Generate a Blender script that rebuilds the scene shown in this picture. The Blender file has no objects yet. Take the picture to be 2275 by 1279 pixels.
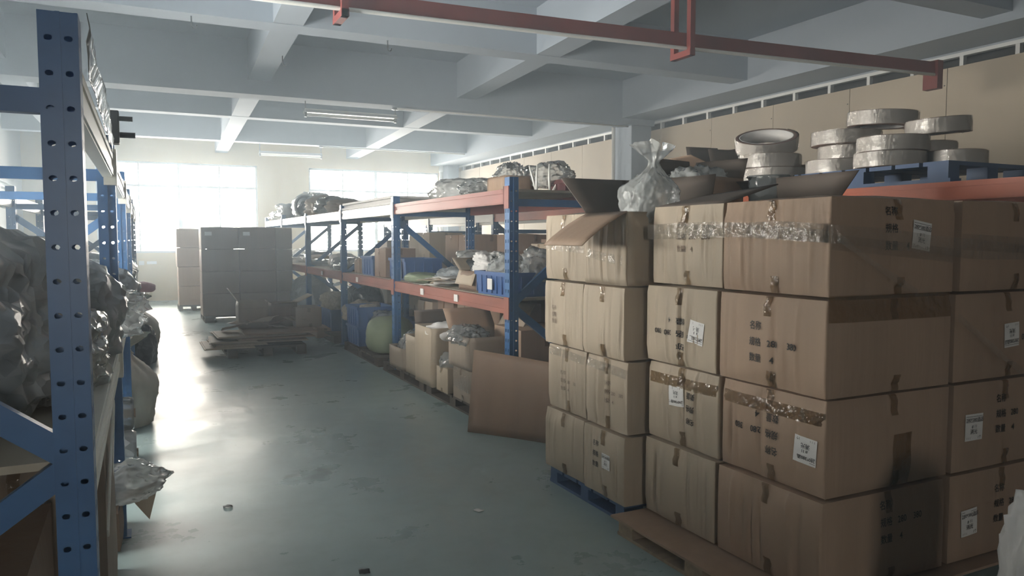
import bpy, bmesh, math, random
from mathutils import Vector, Matrix, noise
R = math.radians
sc = bpy.context.scene
COL = sc.collection

# ---------------------------------------------------------------- camera, world, light, exposure
cam_d = bpy.data.cameras.new('camera'); cam = bpy.data.objects.new('camera', cam_d); COL.objects.link(cam)
cam.location = (0, 0, 1.55); cam.rotation_euler = (R(90 - 3.7), 0, R(-26.1))
cam_d.sensor_width = 36; cam_d.lens = 36 * 1690 / 2275; cam_d.clip_start = .05; cam_d.clip_end = 200
sc.camera = cam
w = bpy.data.worlds.new('overcast'); sc.world = w; w.use_nodes = True
bg = w.node_tree.nodes['Background']; bg.inputs[0].default_value = (.98, 1.0, .96, 1); bg.inputs[1].default_value = 31.0
sc.view_settings.view_transform = 'Standard'; sc.view_settings.look = 'None'
sc.view_settings.exposure = 0.7; sc.view_settings.gamma = 1.0; sc.view_settings.use_curve_mapping = False
sc.cycles.max_bounces = 5; sc.cycles.diffuse_bounces = 3; sc.cycles.caustics_reflective = False; sc.cycles.caustics_refractive = False; sc.cycles.glossy_bounces = 2; sc.cycles.use_adaptive_sampling = True; sc.cycles.adaptive_threshold = .13; sc.cycles.adaptive_min_samples = 20; sc.cycles.transparent_max_bounces = 8
sc.cycles.sample_clamp_indirect = 12
sc.cycles.volume_bounces = 0

def portal(name, loc, rot, sx, sy):
    l = bpy.data.lights.new(name, 'AREA'); l.shape = 'RECTANGLE'; l.size = sx; l.size_y = sy; l.cycles.is_portal = True
    o = bpy.data.objects.new(name, l); COL.objects.link(o); o.location = loc; o.rotation_euler = rot; return o
portal('daylight_portal', (.975, 21.3, 2.33), (R(-90), 0, 0), 3.75, 2.26)
portal('daylight_portal', (6.05, 21.3, 2.33), (R(-90), 0, 0), 3.75, 2.26)
portal('daylight_portal', (-2.62, 17.4, 2.45), (0, R(-90), 0), .5, 4.6)
portal('daylight_portal', (-2.62, 5.6, 1.95), (0, R(-90), 0), 1.5, 4.2)  # for the added, unseen near-left window
portal('daylight_portal', (-.1, -5.25, 1.8), (R(90), 0, 0), 1.0, 1.0)  # for the added, unseen window behind the camera

# ---------------------------------------------------------------- helpers
class MB:
    def __init__(s): s.v = []; s.f = []
    def quad(s, *p):
        n = len(s.v); s.v += [tuple(q) for q in p]; s.f.append(tuple(range(n, n + len(p)))); return s
    def box(s, x0, x1, y0, y1, z0, z1, M=None):
        n = len(s.v)
        vs = [(x, y, z) for z in (z0, z1) for x, y in ((x0, y0), (x1, y0), (x1, y1), (x0, y1))]
        if M: vs = [tuple(M @ Vector(v)) for v in vs]
        s.v += vs
        s.f += [tuple(n + i for i in q) for q in ((3, 2, 1, 0), (4, 5, 6, 7), (0, 1, 5, 4), (1, 2, 6, 5), (2, 3, 7, 6), (3, 0, 4, 7))]
        return s
    def bar(s, p0, p1, w, h, upv=(0, 0, 1)):
        a, b = Vector(p0), Vector(p1); d = (b - a); L = d.length; d.normalize()
        u = Vector(upv); sd = d.cross(u)
        if sd.length < 1e-4: sd = d.cross(Vector((0, 1, 0)))
        sd.normalize(); u = sd.cross(d)
        n = len(s.v)
        for c in (a, b):
            for i, j in ((-1, -1), (1, -1), (1, 1), (-1, 1)): s.v.append(tuple(c + sd * (w / 2 * i) + u * (h / 2 * j)))
        s.f += [tuple(n + i for i in q) for q in ((0, 1, 2, 3), (7, 6, 5, 4), (0, 4, 5, 1), (1, 5, 6, 2), (2, 6, 7, 3), (3, 7, 4, 0))]
        return s
    def tube(s, pts, r, n=8, cap=True):
        pts = [Vector(p) for p in pts]; rings = []
        for i, p in enumerate(pts):
            d = (pts[min(i + 1, len(pts) - 1)] - pts[max(i - 1, 0)]).normalized()
            a = Vector((0, 0, 1)) if abs(d.z) < .9 else Vector((1, 0, 0))
            u = d.cross(a).normalized(); v = d.cross(u)
            rr = r[i] if isinstance(r, (list, tuple)) else r
            b = len(s.v); rings.append(b)
            s.v += [tuple(p + u * (rr * math.cos(2 * math.pi * k / n)) + v * (rr * math.sin(2 * math.pi * k / n))) for k in range(n)]
        for a, b in zip(rings, rings[1:]):
            s.f += [(a + k, a + (k + 1) % n, b + (k + 1) % n, b + k) for k in range(n)]
        if cap:
            s.f.append(tuple(rings[0] + k for k in reversed(range(n)))); s.f.append(tuple(rings[-1] + k for k in range(n)))
        return s
    def lathe(s, prof, n=32, M=None, closed=False):
        b = len(s.v); m = len(prof)
        for k in range(n):
            c, q = math.cos(2 * math.pi * k / n), math.sin(2 * math.pi * k / n)
            for r, z in prof:
                p = Vector((r * c, r * q, z)); s.v.append(tuple(M @ p if M else p))
        for k in range(n):
            k2 = (k + 1) % n
            for i in range(m if closed else m - 1):
                j = (i + 1) % m
                s.f.append((b + k * m + i, b + k2 * m + i, b + k2 * m + j, b + k * m + j))
        return s
    def grid(s, fn, nu, nv):
        b = len(s.v)
        for i in range(nu + 1):
            for j in range(nv + 1): s.v.append(tuple(fn(i / nu, j / nv)))
        for i in range(nu):
            for j in range(nv):
                a = b + i * (nv + 1) + j; s.f.append((a, a + nv + 1, a + nv + 2, a + 1))
        return s
    def mesh(s, name, mat, smooth=False):
        m = bpy.data.meshes.new(name); m.from_pydata(s.v, [], s.f); m.materials.append(mat)
        if smooth: m.polygons.foreach_set('use_smooth', [True] * len(m.polygons))
        m.update(); return m
    def build(s, name, mat, parent=None, smooth=False, bevel=0, solid=0):
        o = bpy.data.objects.new(name, s.mesh(name, mat, smooth)); COL.objects.link(o)
        if parent: o.parent = parent
        if solid:
            q = o.modifiers.new('thickness', 'SOLIDIFY'); q.thickness = solid; q.offset = 0
        if bevel:
            q = o.modifiers.new('edge', 'BEVEL'); q.width = bevel; q.segments = 2; q.limit_method = 'ANGLE'
        return o

def link(mesh, name, parent=None, loc=(0, 0, 0), rz=0, label=None):
    o = bpy.data.objects.new(name, mesh); COL.objects.link(o); o.location = loc; o.rotation_euler = (0, 0, rz)
    if parent: o.parent = parent
    if label: o['label'] = label
    return o
def tag(o, label, cat, group=None, kind=None):
    o['label'] = label; o['category'] = cat
    if group: o['group'] = group
    if kind: o['kind'] = kind
    return o
def struct(o): o['kind'] = 'structure'; return o
def thing(name, label, cat, loc=(0, 0, 0), rz=0, group=None):
    o = bpy.data.objects.new(name, None); COL.objects.link(o); o.empty_display_size = .1
    o.location = loc; o.rotation_euler = (0, 0, rz); return tag(o, label, cat, group)
def copy_tree(o, parent=None):
    c = o.copy(); COL.objects.link(c)
    if parent: c.parent = parent
    for ch in list(o.children): copy_tree(ch, c)
    return c

# ---------------------------------------------------------------- materials
def mat(name, col, rough=.6, metal=0, var=0, vscale=4, stretch=(1, 1, 1), bump=0, bscale=40, bstretch=(1, 1, 1), col2=None, spec=.5, trans=0, alpha=1, rvar=0, coat=0, detail=6, crinkle=0):
    m = bpy.data.materials.new(name); m.use_nodes = True; N = m.node_tree.nodes; L = m.node_tree.links; b = N['Principled BSDF']
    b.inputs['Base Color'].default_value = (*col, 1); b.inputs['Roughness'].default_value = rough; b.inputs['Metallic'].default_value = metal
    b.inputs['Specular IOR Level'].default_value = spec; b.inputs['Alpha'].default_value = alpha; b.inputs['Transmission Weight'].default_value = trans
    b.inputs['Coat Weight'].default_value = coat
    tc = N.new('ShaderNodeTexCoord')
    def nz(scale, st, det=detail):
        mp = N.new('ShaderNodeMapping'); mp.inputs['Scale'].default_value = st; L.new(tc.outputs['Object'], mp.inputs[0])
        t = N.new('ShaderNodeTexNoise'); t.inputs['Scale'].default_value = scale; t.inputs['Detail'].default_value = det
        L.new(mp.outputs[0], t.inputs['Vector']); return t
    if var or col2:
        t = nz(vscale, stretch); r = N.new('ShaderNodeValToRGB')
        c2 = col2 or tuple(c * (1 - var) for c in col)
        r.color_ramp.elements[0].position = .35; r.color_ramp.elements[1].position = .65
        r.color_ramp.elements[0].color = (*c2, 1); r.color_ramp.elements[1].color = (*col, 1)
        L.new(t.outputs[0], r.inputs[0]); L.new(r.outputs[0], b.inputs['Base Color'])
        if rvar:
            q = N.new('ShaderNodeMapRange'); q.inputs['From Min'].default_value = .3; q.inputs['From Max'].default_value = .7
            q.inputs['To Min'].default_value = rough - rvar; q.inputs['To Max'].default_value = rough + rvar
            L.new(t.outputs[0], q.inputs[0]); L.new(q.outputs[0], b.inputs['Roughness'])
    if crinkle:
        dn = nz(3, (1, 1, 1), 2); mx = N.new('ShaderNodeVectorMath'); mx.operation = 'MULTIPLY_ADD'; mx.inputs[1].default_value = (.25, .25, .25); L.new(dn.outputs['Color'], mx.inputs[0]); L.new(tc.outputs['Object'], mx.inputs[2])
        vo = N.new('ShaderNodeTexVoronoi'); vo.inputs['Scale'].default_value = crinkle; L.new(mx.outputs[0], vo.inputs['Vector'])
        q = N.new('ShaderNodeBump'); q.inputs['Strength'].default_value = .75; q.inputs['Distance'].default_value = .3 / crinkle
        L.new(vo.outputs['Distance'], q.inputs['Height']); L.new(q.outputs[0], b.inputs['Normal'])
    elif bump:
        t = nz(bscale, bstretch, 3); q = N.new('ShaderNodeBump'); q.inputs['Strength'].default_value = bump; q.inputs['Distance'].default_value = .01
        L.new(t.outputs[0], q.inputs['Height']); L.new(q.outputs[0], b.inputs['Normal'])
    return m
def clear_mat(name, tint, cover, rough=.15, trans_col=(1, 1, 1), bump=.4, bscale=25, fres=1.25, crinkle=0):
    """thin plastic: partly see-through, with a glossy sheen and some milky scatter"""
    m = bpy.data.materials.new(name); m.use_nodes = True; N = m.node_tree.nodes; L = m.node_tree.links; N.clear()
    out = N.new('ShaderNodeOutputMaterial'); tr = N.new('ShaderNodeBsdfTransparent'); tr.inputs[0].default_value = (*trans_col, 1)
    df = N.new('ShaderNodeBsdfDiffuse'); df.inputs[0].default_value = (*tint, 1)
    tl = N.new('ShaderNodeBsdfTranslucent'); tl.inputs[0].default_value = (*tint, 1)
    gl = N.new('ShaderNodeBsdfGlossy'); gl.inputs[0].default_value = (1, 1, 1, 1); gl.inputs['Roughness'].default_value = rough
    a = N.new('ShaderNodeMixShader'); a.inputs[0].default_value = .5; L.new(df.outputs[0], a.inputs[1]); L.new(tl.outputs[0], a.inputs[2])
    c = N.new('ShaderNodeMixShader'); c.inputs[0].default_value = cover; L.new(tr.outputs[0], c.inputs[1]); L.new(a.outputs[0], c.inputs[2])
    f = N.new('ShaderNodeFresnel'); f.inputs[0].default_value = fres
    d = N.new('ShaderNodeMixShader'); L.new(f.outputs[0], d.inputs[0]); L.new(c.outputs[0], d.inputs[1]); L.new(gl.outputs[0], d.inputs[2])
    if bump:
        tc = N.new('ShaderNodeTexCoord'); t = N.new('ShaderNodeTexNoise'); t.inputs['Scale'].default_value = bscale; t.inputs['Detail'].default_value = 3
        L.new(tc.outputs['Object'], t.inputs['Vector'])
        q = N.new('ShaderNodeBump'); q.inputs['Strength'].default_value = bump; q.inputs['Distance'].default_value = .02
        if crinkle:
            t.inputs['Scale'].default_value = 3
            mx = N.new('ShaderNodeVectorMath'); mx.operation = 'MULTIPLY_ADD'; mx.inputs[1].default_value = (.25, .25, .25); L.new(t.outputs['Color'], mx.inputs[0]); L.new(tc.outputs['Object'], mx.inputs[2])
            vo = N.new('ShaderNodeTexVoronoi'); vo.inputs['Scale'].default_value = crinkle; L.new(mx.outputs[0], vo.inputs['Vector'])
            q.inputs['Distance'].default_value = .35 / crinkle; q.inputs['Strength'].default_value = .9; L.new(vo.outputs['Distance'], q.inputs['Height'])
        else: L.new(t.outputs[0], q.inputs['Height'])
        for sh in (df, gl, f): L.new(q.outputs[0], sh.inputs['Normal'])
    L.new(d.outputs[0], out.inputs[0]); return m

def floor_mat():
    m = mat('epoxy_floor', (.36, .46, .46), .3, var=.10, vscale=.5, rvar=0, bump=.10, bscale=5, bstretch=(1, .6, 1))
    N = m.node_tree.nodes; L = m.node_tree.links; b = N['Principled BSDF']; tc = N.new('ShaderNodeTexCoord')
    # worn, scuffed patches: paler and rougher than the sealed floor
    t = N.new('ShaderNodeTexNoise'); t.inputs['Scale'].default_value = 1.3; t.inputs['Detail'].default_value = 9; t.inputs['Roughness'].default_value = .65
    L.new(tc.outputs['Object'], t.inputs['Vector'])
    mr = N.new('ShaderNodeMapRange'); mr.inputs['From Min'].default_value = .35; mr.inputs['From Max'].default_value = .68
    mr.inputs['To Min'].default_value = .24; mr.inputs['To Max'].default_value = .44
    L.new(t.outputs[0], mr.inputs[0]); L.new(mr.outputs[0], b.inputs['Roughness'])
    old = b.inputs['Base Color'].links[0].from_socket
    t2 = N.new('ShaderNodeTexNoise'); t2.inputs['Scale'].default_value = 5; t2.inputs['Detail'].default_value = 12; t2.inputs['Roughness'].default_value = .7; t2.inputs['Distortion'].default_value = .3
    L.new(tc.outputs['Object'], t2.inputs['Vector'])
    rp = N.new('ShaderNodeValToRGB'); rp.color_ramp.elements[0].position = .45; rp.color_ramp.elements[1].position = .8
    L.new(t2.outputs[0], rp.inputs[0])
    mx = N.new('ShaderNodeMix'); mx.data_type = 'RGBA'; mx.inputs[7].default_value = (.15, .19, .185, 1)
    ml = N.new('ShaderNodeMath'); ml.operation = 'MULTIPLY'; ml.inputs[1].default_value = .3
    # one old oily stain in the aisle with a ragged outline
    sb = N.new('ShaderNodeVectorMath'); sb.operation = 'DISTANCE'; sb.inputs[1].default_value = (.98, 5.0, 0); L.new(tc.outputs['Object'], sb.inputs[0])
    fm = N.new('ShaderNodeMapRange'); fm.inputs['From Min'].default_value = .1; fm.inputs['From Max'].default_value = .42; fm.inputs['To Min'].default_value = .62; fm.inputs['To Max'].default_value = 0; L.new(sb.outputs['Value'], fm.inputs[0])
    t3 = N.new('ShaderNodeTexNoise'); t3.inputs['Scale'].default_value = 7; t3.inputs['Detail'].default_value = 8; L.new(tc.outputs['Object'], t3.inputs['Vector'])
    gt = N.new('ShaderNodeMath'); gt.operation = 'MULTIPLY'; L.new(fm.outputs[0], gt.inputs[0]); L.new(t3.outputs[0], gt.inputs[1])
    g2 = N.new('ShaderNodeMapRange'); g2.inputs['From Min'].default_value = .24; g2.inputs['From Max'].default_value = .34; g2.inputs['To Max'].default_value = 2.2; L.new(gt.outputs[0], g2.inputs[0])
    ad = N.new('ShaderNodeMath'); ad.operation = 'ADD'; ad.use_clamp = False; L.new(rp.outputs[0], ad.inputs[0]); L.new(g2.outputs[0], ad.inputs[1]); L.new(ad.outputs[0], ml.inputs[0])
    L.new(ml.outputs[0], mx.inputs[0]); L.new(old, mx.inputs[6]); L.new(mx.outputs[2], b.inputs['Base Color'])
    return m
M = {}
M['floor'] = floor_mat()
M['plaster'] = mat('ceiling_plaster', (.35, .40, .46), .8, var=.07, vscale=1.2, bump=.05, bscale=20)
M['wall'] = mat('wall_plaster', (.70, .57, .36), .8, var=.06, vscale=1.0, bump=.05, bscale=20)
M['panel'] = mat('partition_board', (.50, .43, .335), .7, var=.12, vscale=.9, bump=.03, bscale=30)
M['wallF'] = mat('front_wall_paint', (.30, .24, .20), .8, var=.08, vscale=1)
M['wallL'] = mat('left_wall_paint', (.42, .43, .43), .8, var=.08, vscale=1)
M['stud'] = mat('galvanised_stud', (.78, .8, .8), .4, metal=.3)
M['dark'] = mat('dark_cavity', (.05, .05, .05), .9)
M['alu'] = mat('window_aluminium', (.62, .66, .66), .45, metal=.2)
M['glass'] = clear_mat('window_glass', (.9, .95, .95), .04, rough=.02, bump=0, fres=1.45)
M['blue'] = mat('blue_rack_paint', (.05, .145, .33), .38, var=.2, vscale=7, bump=.02)
M['orange'] = mat('orange_beam_paint', (.50, .12, .055), .42, var=.2, vscale=6, stretch=(1, .3, 1))
M['orange_old'] = mat('faded_orange_beam_paint', (.34, .125, .09), .45, var=.25, vscale=6, stretch=(1, .3, 1))
M['redbeam'] = mat('faded_red_beam_paint', (.28, .095, .08), .4, var=.2, vscale=6, stretch=(1, .3, 1))
M['cream'] = mat('glare_pale_beam', (.80, .79, .72), .35, var=.1, vscale=6, stretch=(1, .3, 1))  # window glare on the beams put into their base colour
M['red'] = mat('oxide_red_paint', (.22, .045, .037), .5, var=.25, vscale=3)
M['deck'] = mat('shelf_board', (.52, .46, .36), .6, var=.2, vscale=5, stretch=(1, .2, 1))
M['white_pvc'] = mat('white_pvc', (.80, .79, .75), .35)
M['grey_metal'] = mat('grey_metal', (.30, .32, .34), .4, metal=.5)
M['lamp_white'] = mat('lamp_white', (.82, .84, .82), .3)
M['tube_glass'] = mat('tube_glass', (.88, .90, .88), .12, spec=.8)
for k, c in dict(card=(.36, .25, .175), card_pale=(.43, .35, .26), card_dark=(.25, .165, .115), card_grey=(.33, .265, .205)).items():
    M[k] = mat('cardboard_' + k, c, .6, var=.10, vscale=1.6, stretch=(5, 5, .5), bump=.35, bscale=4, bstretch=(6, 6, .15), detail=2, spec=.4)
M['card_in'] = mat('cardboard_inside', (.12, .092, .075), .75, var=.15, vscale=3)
M['tape'] = clear_mat('packing_tape', (.36, .25, .15), .30, rough=.09, bump=1.0, bscale=22, fres=1.6, trans_col=(.90, .80, .66))
M['film'] = clear_mat('stretch_film', (.75, .70, .64), .14, rough=.12, bump=.9, bscale=22, fres=1.5, trans_col=(.98, .97, .95))
M['ink'] = mat('black_print', (.025, .02, .018), .7)
M['faint'] = mat('faded_print', (.20, .14, .10), .7)
M['paper'] = mat('white_paper', (.74, .72, .70), .6, var=.08, vscale=10)
M['bag_white'] = clear_mat('white_plastic_bag', (.90, .92, .90), .62, rough=.22, bump=.7, bscale=14, fres=1.35, crinkle=11)
M['bag_clear'] = clear_mat('clear_plastic_bag', (.74, .78, .78), .38, rough=.10, bump=.9, bscale=12, fres=1.4, crinkle=12)
M['bag_grey'] = mat('grey_plastic_bag', (.36, .39, .41), .28, var=.25, vscale=5, bump=.6, bscale=12, crinkle=15)
M['bag_black'] = mat('black_plastic_bag', (.035, .04, .045), .28, bump=.6, bscale=12, crinkle=15)
M['sack'] = mat('woven_sack', (.50, .48, .42), .6, var=.15, vscale=5, bump=.5, bscale=14)
M['bag_green'] = mat('green_sack', (.26, .31, .20), .55, var=.2, vscale=5, bump=.5, bscale=14)
M['bag_beige'] = mat('fluffy_offcuts', (.50, .44, .36), .85, var=.35, vscale=22, bump=1, bscale=45)
M['crate'] = mat('blue_crate_plastic', (.055, .125, .32), .4, var=.1)
M['pallet_blue'] = mat('blue_pallet_plastic', (.05, .10, .22), .45, var=.15)
M['crate_red'] = mat('red_crate_plastic', (.15, .05, .05), .4)
M['wood'] = mat('pallet_wood', (.36, .27, .18), .75, var=.3, vscale=4, stretch=(.4, 6, 6), bump=.2, bscale=30)
M['wood_dark'] = mat('dark_pallet_wood', (.12, .095, .075), .8, var=.3, vscale=4)
M['roll_white'] = mat('white_foil_roll', (.74, .70, .67), .35, var=.06, vscale=8, bump=.15, bscale=12, coat=.4)
M['roll_edge'] = mat('roll_side_liner', (.22, .14, .11), .6)
M['tool'] = mat('dark_gadget', (.06, .065, .07), .5, metal=.3)
M['pinkish'] = mat('pink_cloth', (.62, .30, .36), .7, bump=.4, bscale=20)
M['stain'] = mat('floor_stain', (.05, .065, .06), .5)

# ---------------------------------------------------------------- the hall
XL, XR, YB, YF, ZS = -2.4, 8.35, 21.0, -5.0, 4.3
m = MB(); m.box(XL - .3, XR + 1.5, YF - .3, YB + .3, -.12, 0)
struct(m.build('floor', M['floor']))
ceil = struct(MB().box(XL - .3, XR + 1.5, YF - .3, YB + .3, ZS, ZS + .15).build('ceiling', M['plaster']))
ZL, ZA = 3.75, 3.56
def beam_bar(name, x0, x1, y0, y1, z0): return MB().box(x0, x1, y0, y1, z0, ZS + .02).build(name, M['plaster'], ceil)
for y0, wd in ((-3.2, .3), (1.3, .3), (4.62, .3), (8.2, .32), (14.65, .28), (18.3, .28)): beam_bar('cross_beam', XL, 7.75, y0, y0 + wd, ZL)
beam_bar('main_beam', XL, XR, 11.25, 11.66, ZA)
beam_bar('main_beam', XL, XR, -.4, 0.0, ZA)
for (xa, xb, wd) in ((-1.62, -1.40, .32), (1.42, 1.97, .30), (4.46, 5.36, .32)):          # slightly out of square, as in the hall
    m = MB(); ya, yb = YF, YB
    sl = (xb - xa) / 13.5
    f = lambda y: xa + (y - 7.5) * sl
    b = len(m.v)
    m.v += [(f(y) + i * wd / 2, y, z) for y in (ya, yb) for i, z in ((-1, ZL + .004), (1, ZL + .004), (1, ZS + .02), (-1, ZS + .02))]
    m.f += [(3, 2, 1, 0), (4, 5, 6, 7), (0, 1, 5, 4), (1, 2, 6, 5), (2, 3, 7, 6), (3, 0, 4, 7)]
    m.build('long_beam', M['plaster'], ceil)
beam_bar('edge_beam', 7.66, 8.36, YF, YB, 3.66)
# columns of the right side
struct(MB().box(7.93, 8.36, 11.35, 11.9, 0, 3.7).build('trim_1', M['plaster'], bevel=.01))
struct(MB().box(8.02, 8.36, 20.55, 21.0, 0, 3.7).build('trim_2', M['plaster'], bevel=.01))
struct(MB().box(7.93, 8.36, .6, 1.1, 0, 3.7).build('trim_3', M['plaster'], bevel=.01))
struct(MB().tube([(7.86, 11.82, 0), (7.86, 11.82, 3.62)], .035, 10).build('trim_4', M['white_pvc'], smooth=True))
o = MB().tube([(7.93, 20.85, 0), (7.93, 20.85, 4.2)], .055, 12).build('trim_5', M['white_pvc'], smooth=True); struct(o)
MB().tube([(7.93, 20.85, 3.48), (7.93, 20.85, 3.60)], .07, 12).build('pipe_collar', M['white_pvc'], o, smooth=True)

# right wall: studs behind, boards in front, open strip under the edge beam
wr = struct(MB().box(8.62, 8.7, YF, YB, 0, 3.9).build('wall_right', M['dark']))
js = [-5.0]; y = 5.74 - 1.33 * 8
ys = []
while y < 21: ys.append(y); y += 1.33
ys = [q for q in ys if q > YF] ; ys = [YF] + ys + [21.0]
for a, b in zip(ys, ys[1:]):
    MB().box(8.35, 8.365, a + .004, b - .004, 0, 3.49).build('panel', M['panel'], wr)
y = YF + .2
while y < 21:
    MB().box(8.37, 8.43, y, y + .045, 0, 3.63).build('stud', M['stud'], wr); y += .61
MB().box(8.365, 8.44, YF, YB, 3.60, 3.64).build('top_track', M['stud'], wr)
MB().box(8.365, 8.62, YF, YB, 3.64, 3.72).build('head_board', M['plaster'], wr)
for a in ys[1:-1]:
    if 3 < a < 12:
        for z in (.6, 1.5, 2.4, 3.3):
            MB().tube([(8.351, a + .03, z), (8.346, a + .03, z)], .009, 6).build('screw', M['dark'], wr)

# walls with window openings
def wall_y(name, y0, y1, x0, x1, holes, mt, zt=4.32):
    m = MB(); xs = sorted({x0, x1, *[h[0] for h in holes], *[h[1] for h in holes]})
    for a, b in zip(xs, xs[1:]):
        h = [q for q in holes if q[0] <= a and q[1] >= b]
        if h: m.box(a, b, y0, y1, 0, h[0][2]); m.box(a, b, y0, y1, h[0][3], zt)
        else: m.box(a, b, y0, y1, 0, zt)
    return struct(m.build(name, mt))
WB = [(-.9, 2.85, 1.2, 3.46), (4.18, 7.92, 1.2, 3.46)]
wall_y('wall_back', YB, YB + .24, XL - .3, XR + 1.5, WB, M['wall'])
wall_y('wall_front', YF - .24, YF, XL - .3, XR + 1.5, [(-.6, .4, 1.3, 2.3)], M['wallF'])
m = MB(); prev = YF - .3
LW = [(3.5, 7.7, 1.2, 2.7), (15.1, 19.7, 2.2, 2.7)]  # nearer opening is unseen, added to light the cartons' left sides
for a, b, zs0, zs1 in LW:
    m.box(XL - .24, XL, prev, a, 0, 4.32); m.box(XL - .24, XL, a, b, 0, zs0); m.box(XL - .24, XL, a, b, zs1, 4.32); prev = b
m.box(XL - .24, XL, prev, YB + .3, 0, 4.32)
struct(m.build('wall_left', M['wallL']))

def window(n, x0, x1, z0, z1, tr, axis, at, npan, heavy):
    """frame at the middle of the wall; axis 'y' runs along x, axis 'x' runs along y"""
    def bx(m, a, b, c, d, e0, e1):
        return m.box(a, b, at + e0, at + e1, c, d) if axis == 'y' else m.box(at + e0, at + e1, a, b, c, d)
    m = MB(); t = .05
    bx(m, x0, x1, z0, z0 + t, -.03, .03); bx(m, x0, x1, z1 - t, z1, -.03, .03); bx(m, x0, x0 + t, z0, z1, -.03, .03); bx(m, x1 - t, x1, z0, z1, -.03, .03)
    fr = struct(m.build('window_%d' % n, M['alu']))
    bx(MB(), x0, x1, tr - .03, tr + .03, -.028, .028).build('transom', M['alu'], fr)
    st = (x1 - x0) / npan
    for i in range(1, npan):
        wd = .045 if i in heavy else .018
        bx(MB(), x0 + i * st - wd, x0 + i * st + wd, z0, z1, -.026, .026).build('mullion', M['alu'], fr)
    for i in range(npan):
        for c, d in ((z0, tr), (tr, z1)):
            bx(MB(), x0 + i * st, x0 + (i + 1) * st, c, d, -.003, .003).build('pane', M['glass'], fr)
    bx(MB(), x0 - .05, x1 + .05, z0 - .04, z0, -.12 if axis == 'y' else -.1, .02 if axis == 'y' else .12).build('sill', M['wall'], fr)
window(1, *WB[0], 2.87, 'y', YB + .1, 4, (2,))
window(2, *WB[1], 2.87, 'y', YB + .1, 4, (2,))
for i, (a, b, zs0, zs1) in enumerate(LW): window(3 + i, a, b, zs0, zs1, zs0 + (zs1 - zs0) * .7, 'x', XL - .12, 4, (2,))
window(5, -.6, .4, 1.3, 2.3, 2.0, 'y', YF - .12, 2, ())  # unseen window behind the camera, added as fill for near faces

# ---------------------------------------------------------------- pallet racking
def hole_plate(m, o, u, v, W, H, cols, pitch, rx, rz_, z_off=.05):
    """sheet with punched holes: o origin, u across, v up; cells of one hole each"""
    o, u, v = Vector(o), Vector(u), Vector(v); cw = W / cols; rows = int((H - z_off) / pitch)
    def P(a, b): return tuple(o + u * a + v * b)
    m.quad(P(0, 0), P(W, 0), P(W, z_off), P(0, z_off)); top = z_off + rows * pitch
    if H - top > 1e-4: m.quad(P(0, top), P(W, top), P(W, H), P(0, H))
    for c in range(cols):
        for r in range(rows):
            x0, x1, z0, z1 = c * cw, (c + 1) * cw, z_off + r * pitch, z_off + (r + 1) * pitch; xm, zm = (x0 + x1) / 2, (z0 + z1) / 2
            outer = [(x1, zm), (x1, z1), (xm, z1), (x0, z1), (x0, zm), (x0, z0), (xm, z0), (x1, z0)]
            b = len(m.v); m.v += [P(*q) for q in outer]
            m.v += [P(xm + rx * math.cos(k * math.pi / 4), zm + rz_ * math.sin(k * math.pi / 4)) for k in range(8)]
            m.f += [(b + k, b + (k + 1) % 8, b + 8 + (k + 1) % 8, b + 8 + k) for k in range(8)]
def post_mesh(H, sg, rear=False, fine=True):
    """upright: slotted face to the aisle, punched flanges, open at the back. local x=0 is the aisle face, depth runs along sg*x"""
    m = MB(); W, D = .082, .085
    if rear: fx0 = -W
    for y in (-D / 2, D / 2):
        hole_plate(m, (0, y, 0), (sg, 0, 0), (0, 0, 1), W, H, 2, .08, .009, .007)
        e = -.004 if y < 0 else .004
        m.box(*sorted((sg * .036, sg * .046)), *sorted((y, y + e)), 0, H)
        m.box(*sorted((sg * .001, sg * .008)), *sorted((y, y + e * .6)), 0, H)
    if fine: hole_plate(m, (0, -D / 2, 0), (0, 1, 0), (0, 0, 1), D, H, 2, .08, .007, .016)
    for y in (-D / 2, D / 2):
        s_ = 1 if y < 0 else -1
        m.quad((sg * W, y, 0), (sg * W, y + s_ * .018, 0), (sg * W, y + s_ * .018, H), (sg * W, y, H))
    m.box(*sorted((-sg * .02, sg * (W + .02))), -D / 2 - .02, D / 2 + .02, 0, .006)
    return m.mesh('post', M['blue'])
def beam_mesh(L, mt, h=.12):
    m = MB(); y0, y1 = .045, L - .045
    m.box(.012, .056, y0, y1, -h, 0); m.box(.006, .012, y0, y1, -h * .30, -h * .06); m.box(.006, .012, y0, y1, -h * .94, -h * .66)
    return m.mesh('beam', mt)
def bracket_mesh(mt):
    m = MB(); m.box(.0, .008, -.042, .05, -.16, .02); m.box(.0, .06, .042, .05, -.16, .02)
    return m.mesh('bracket', mt)
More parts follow.
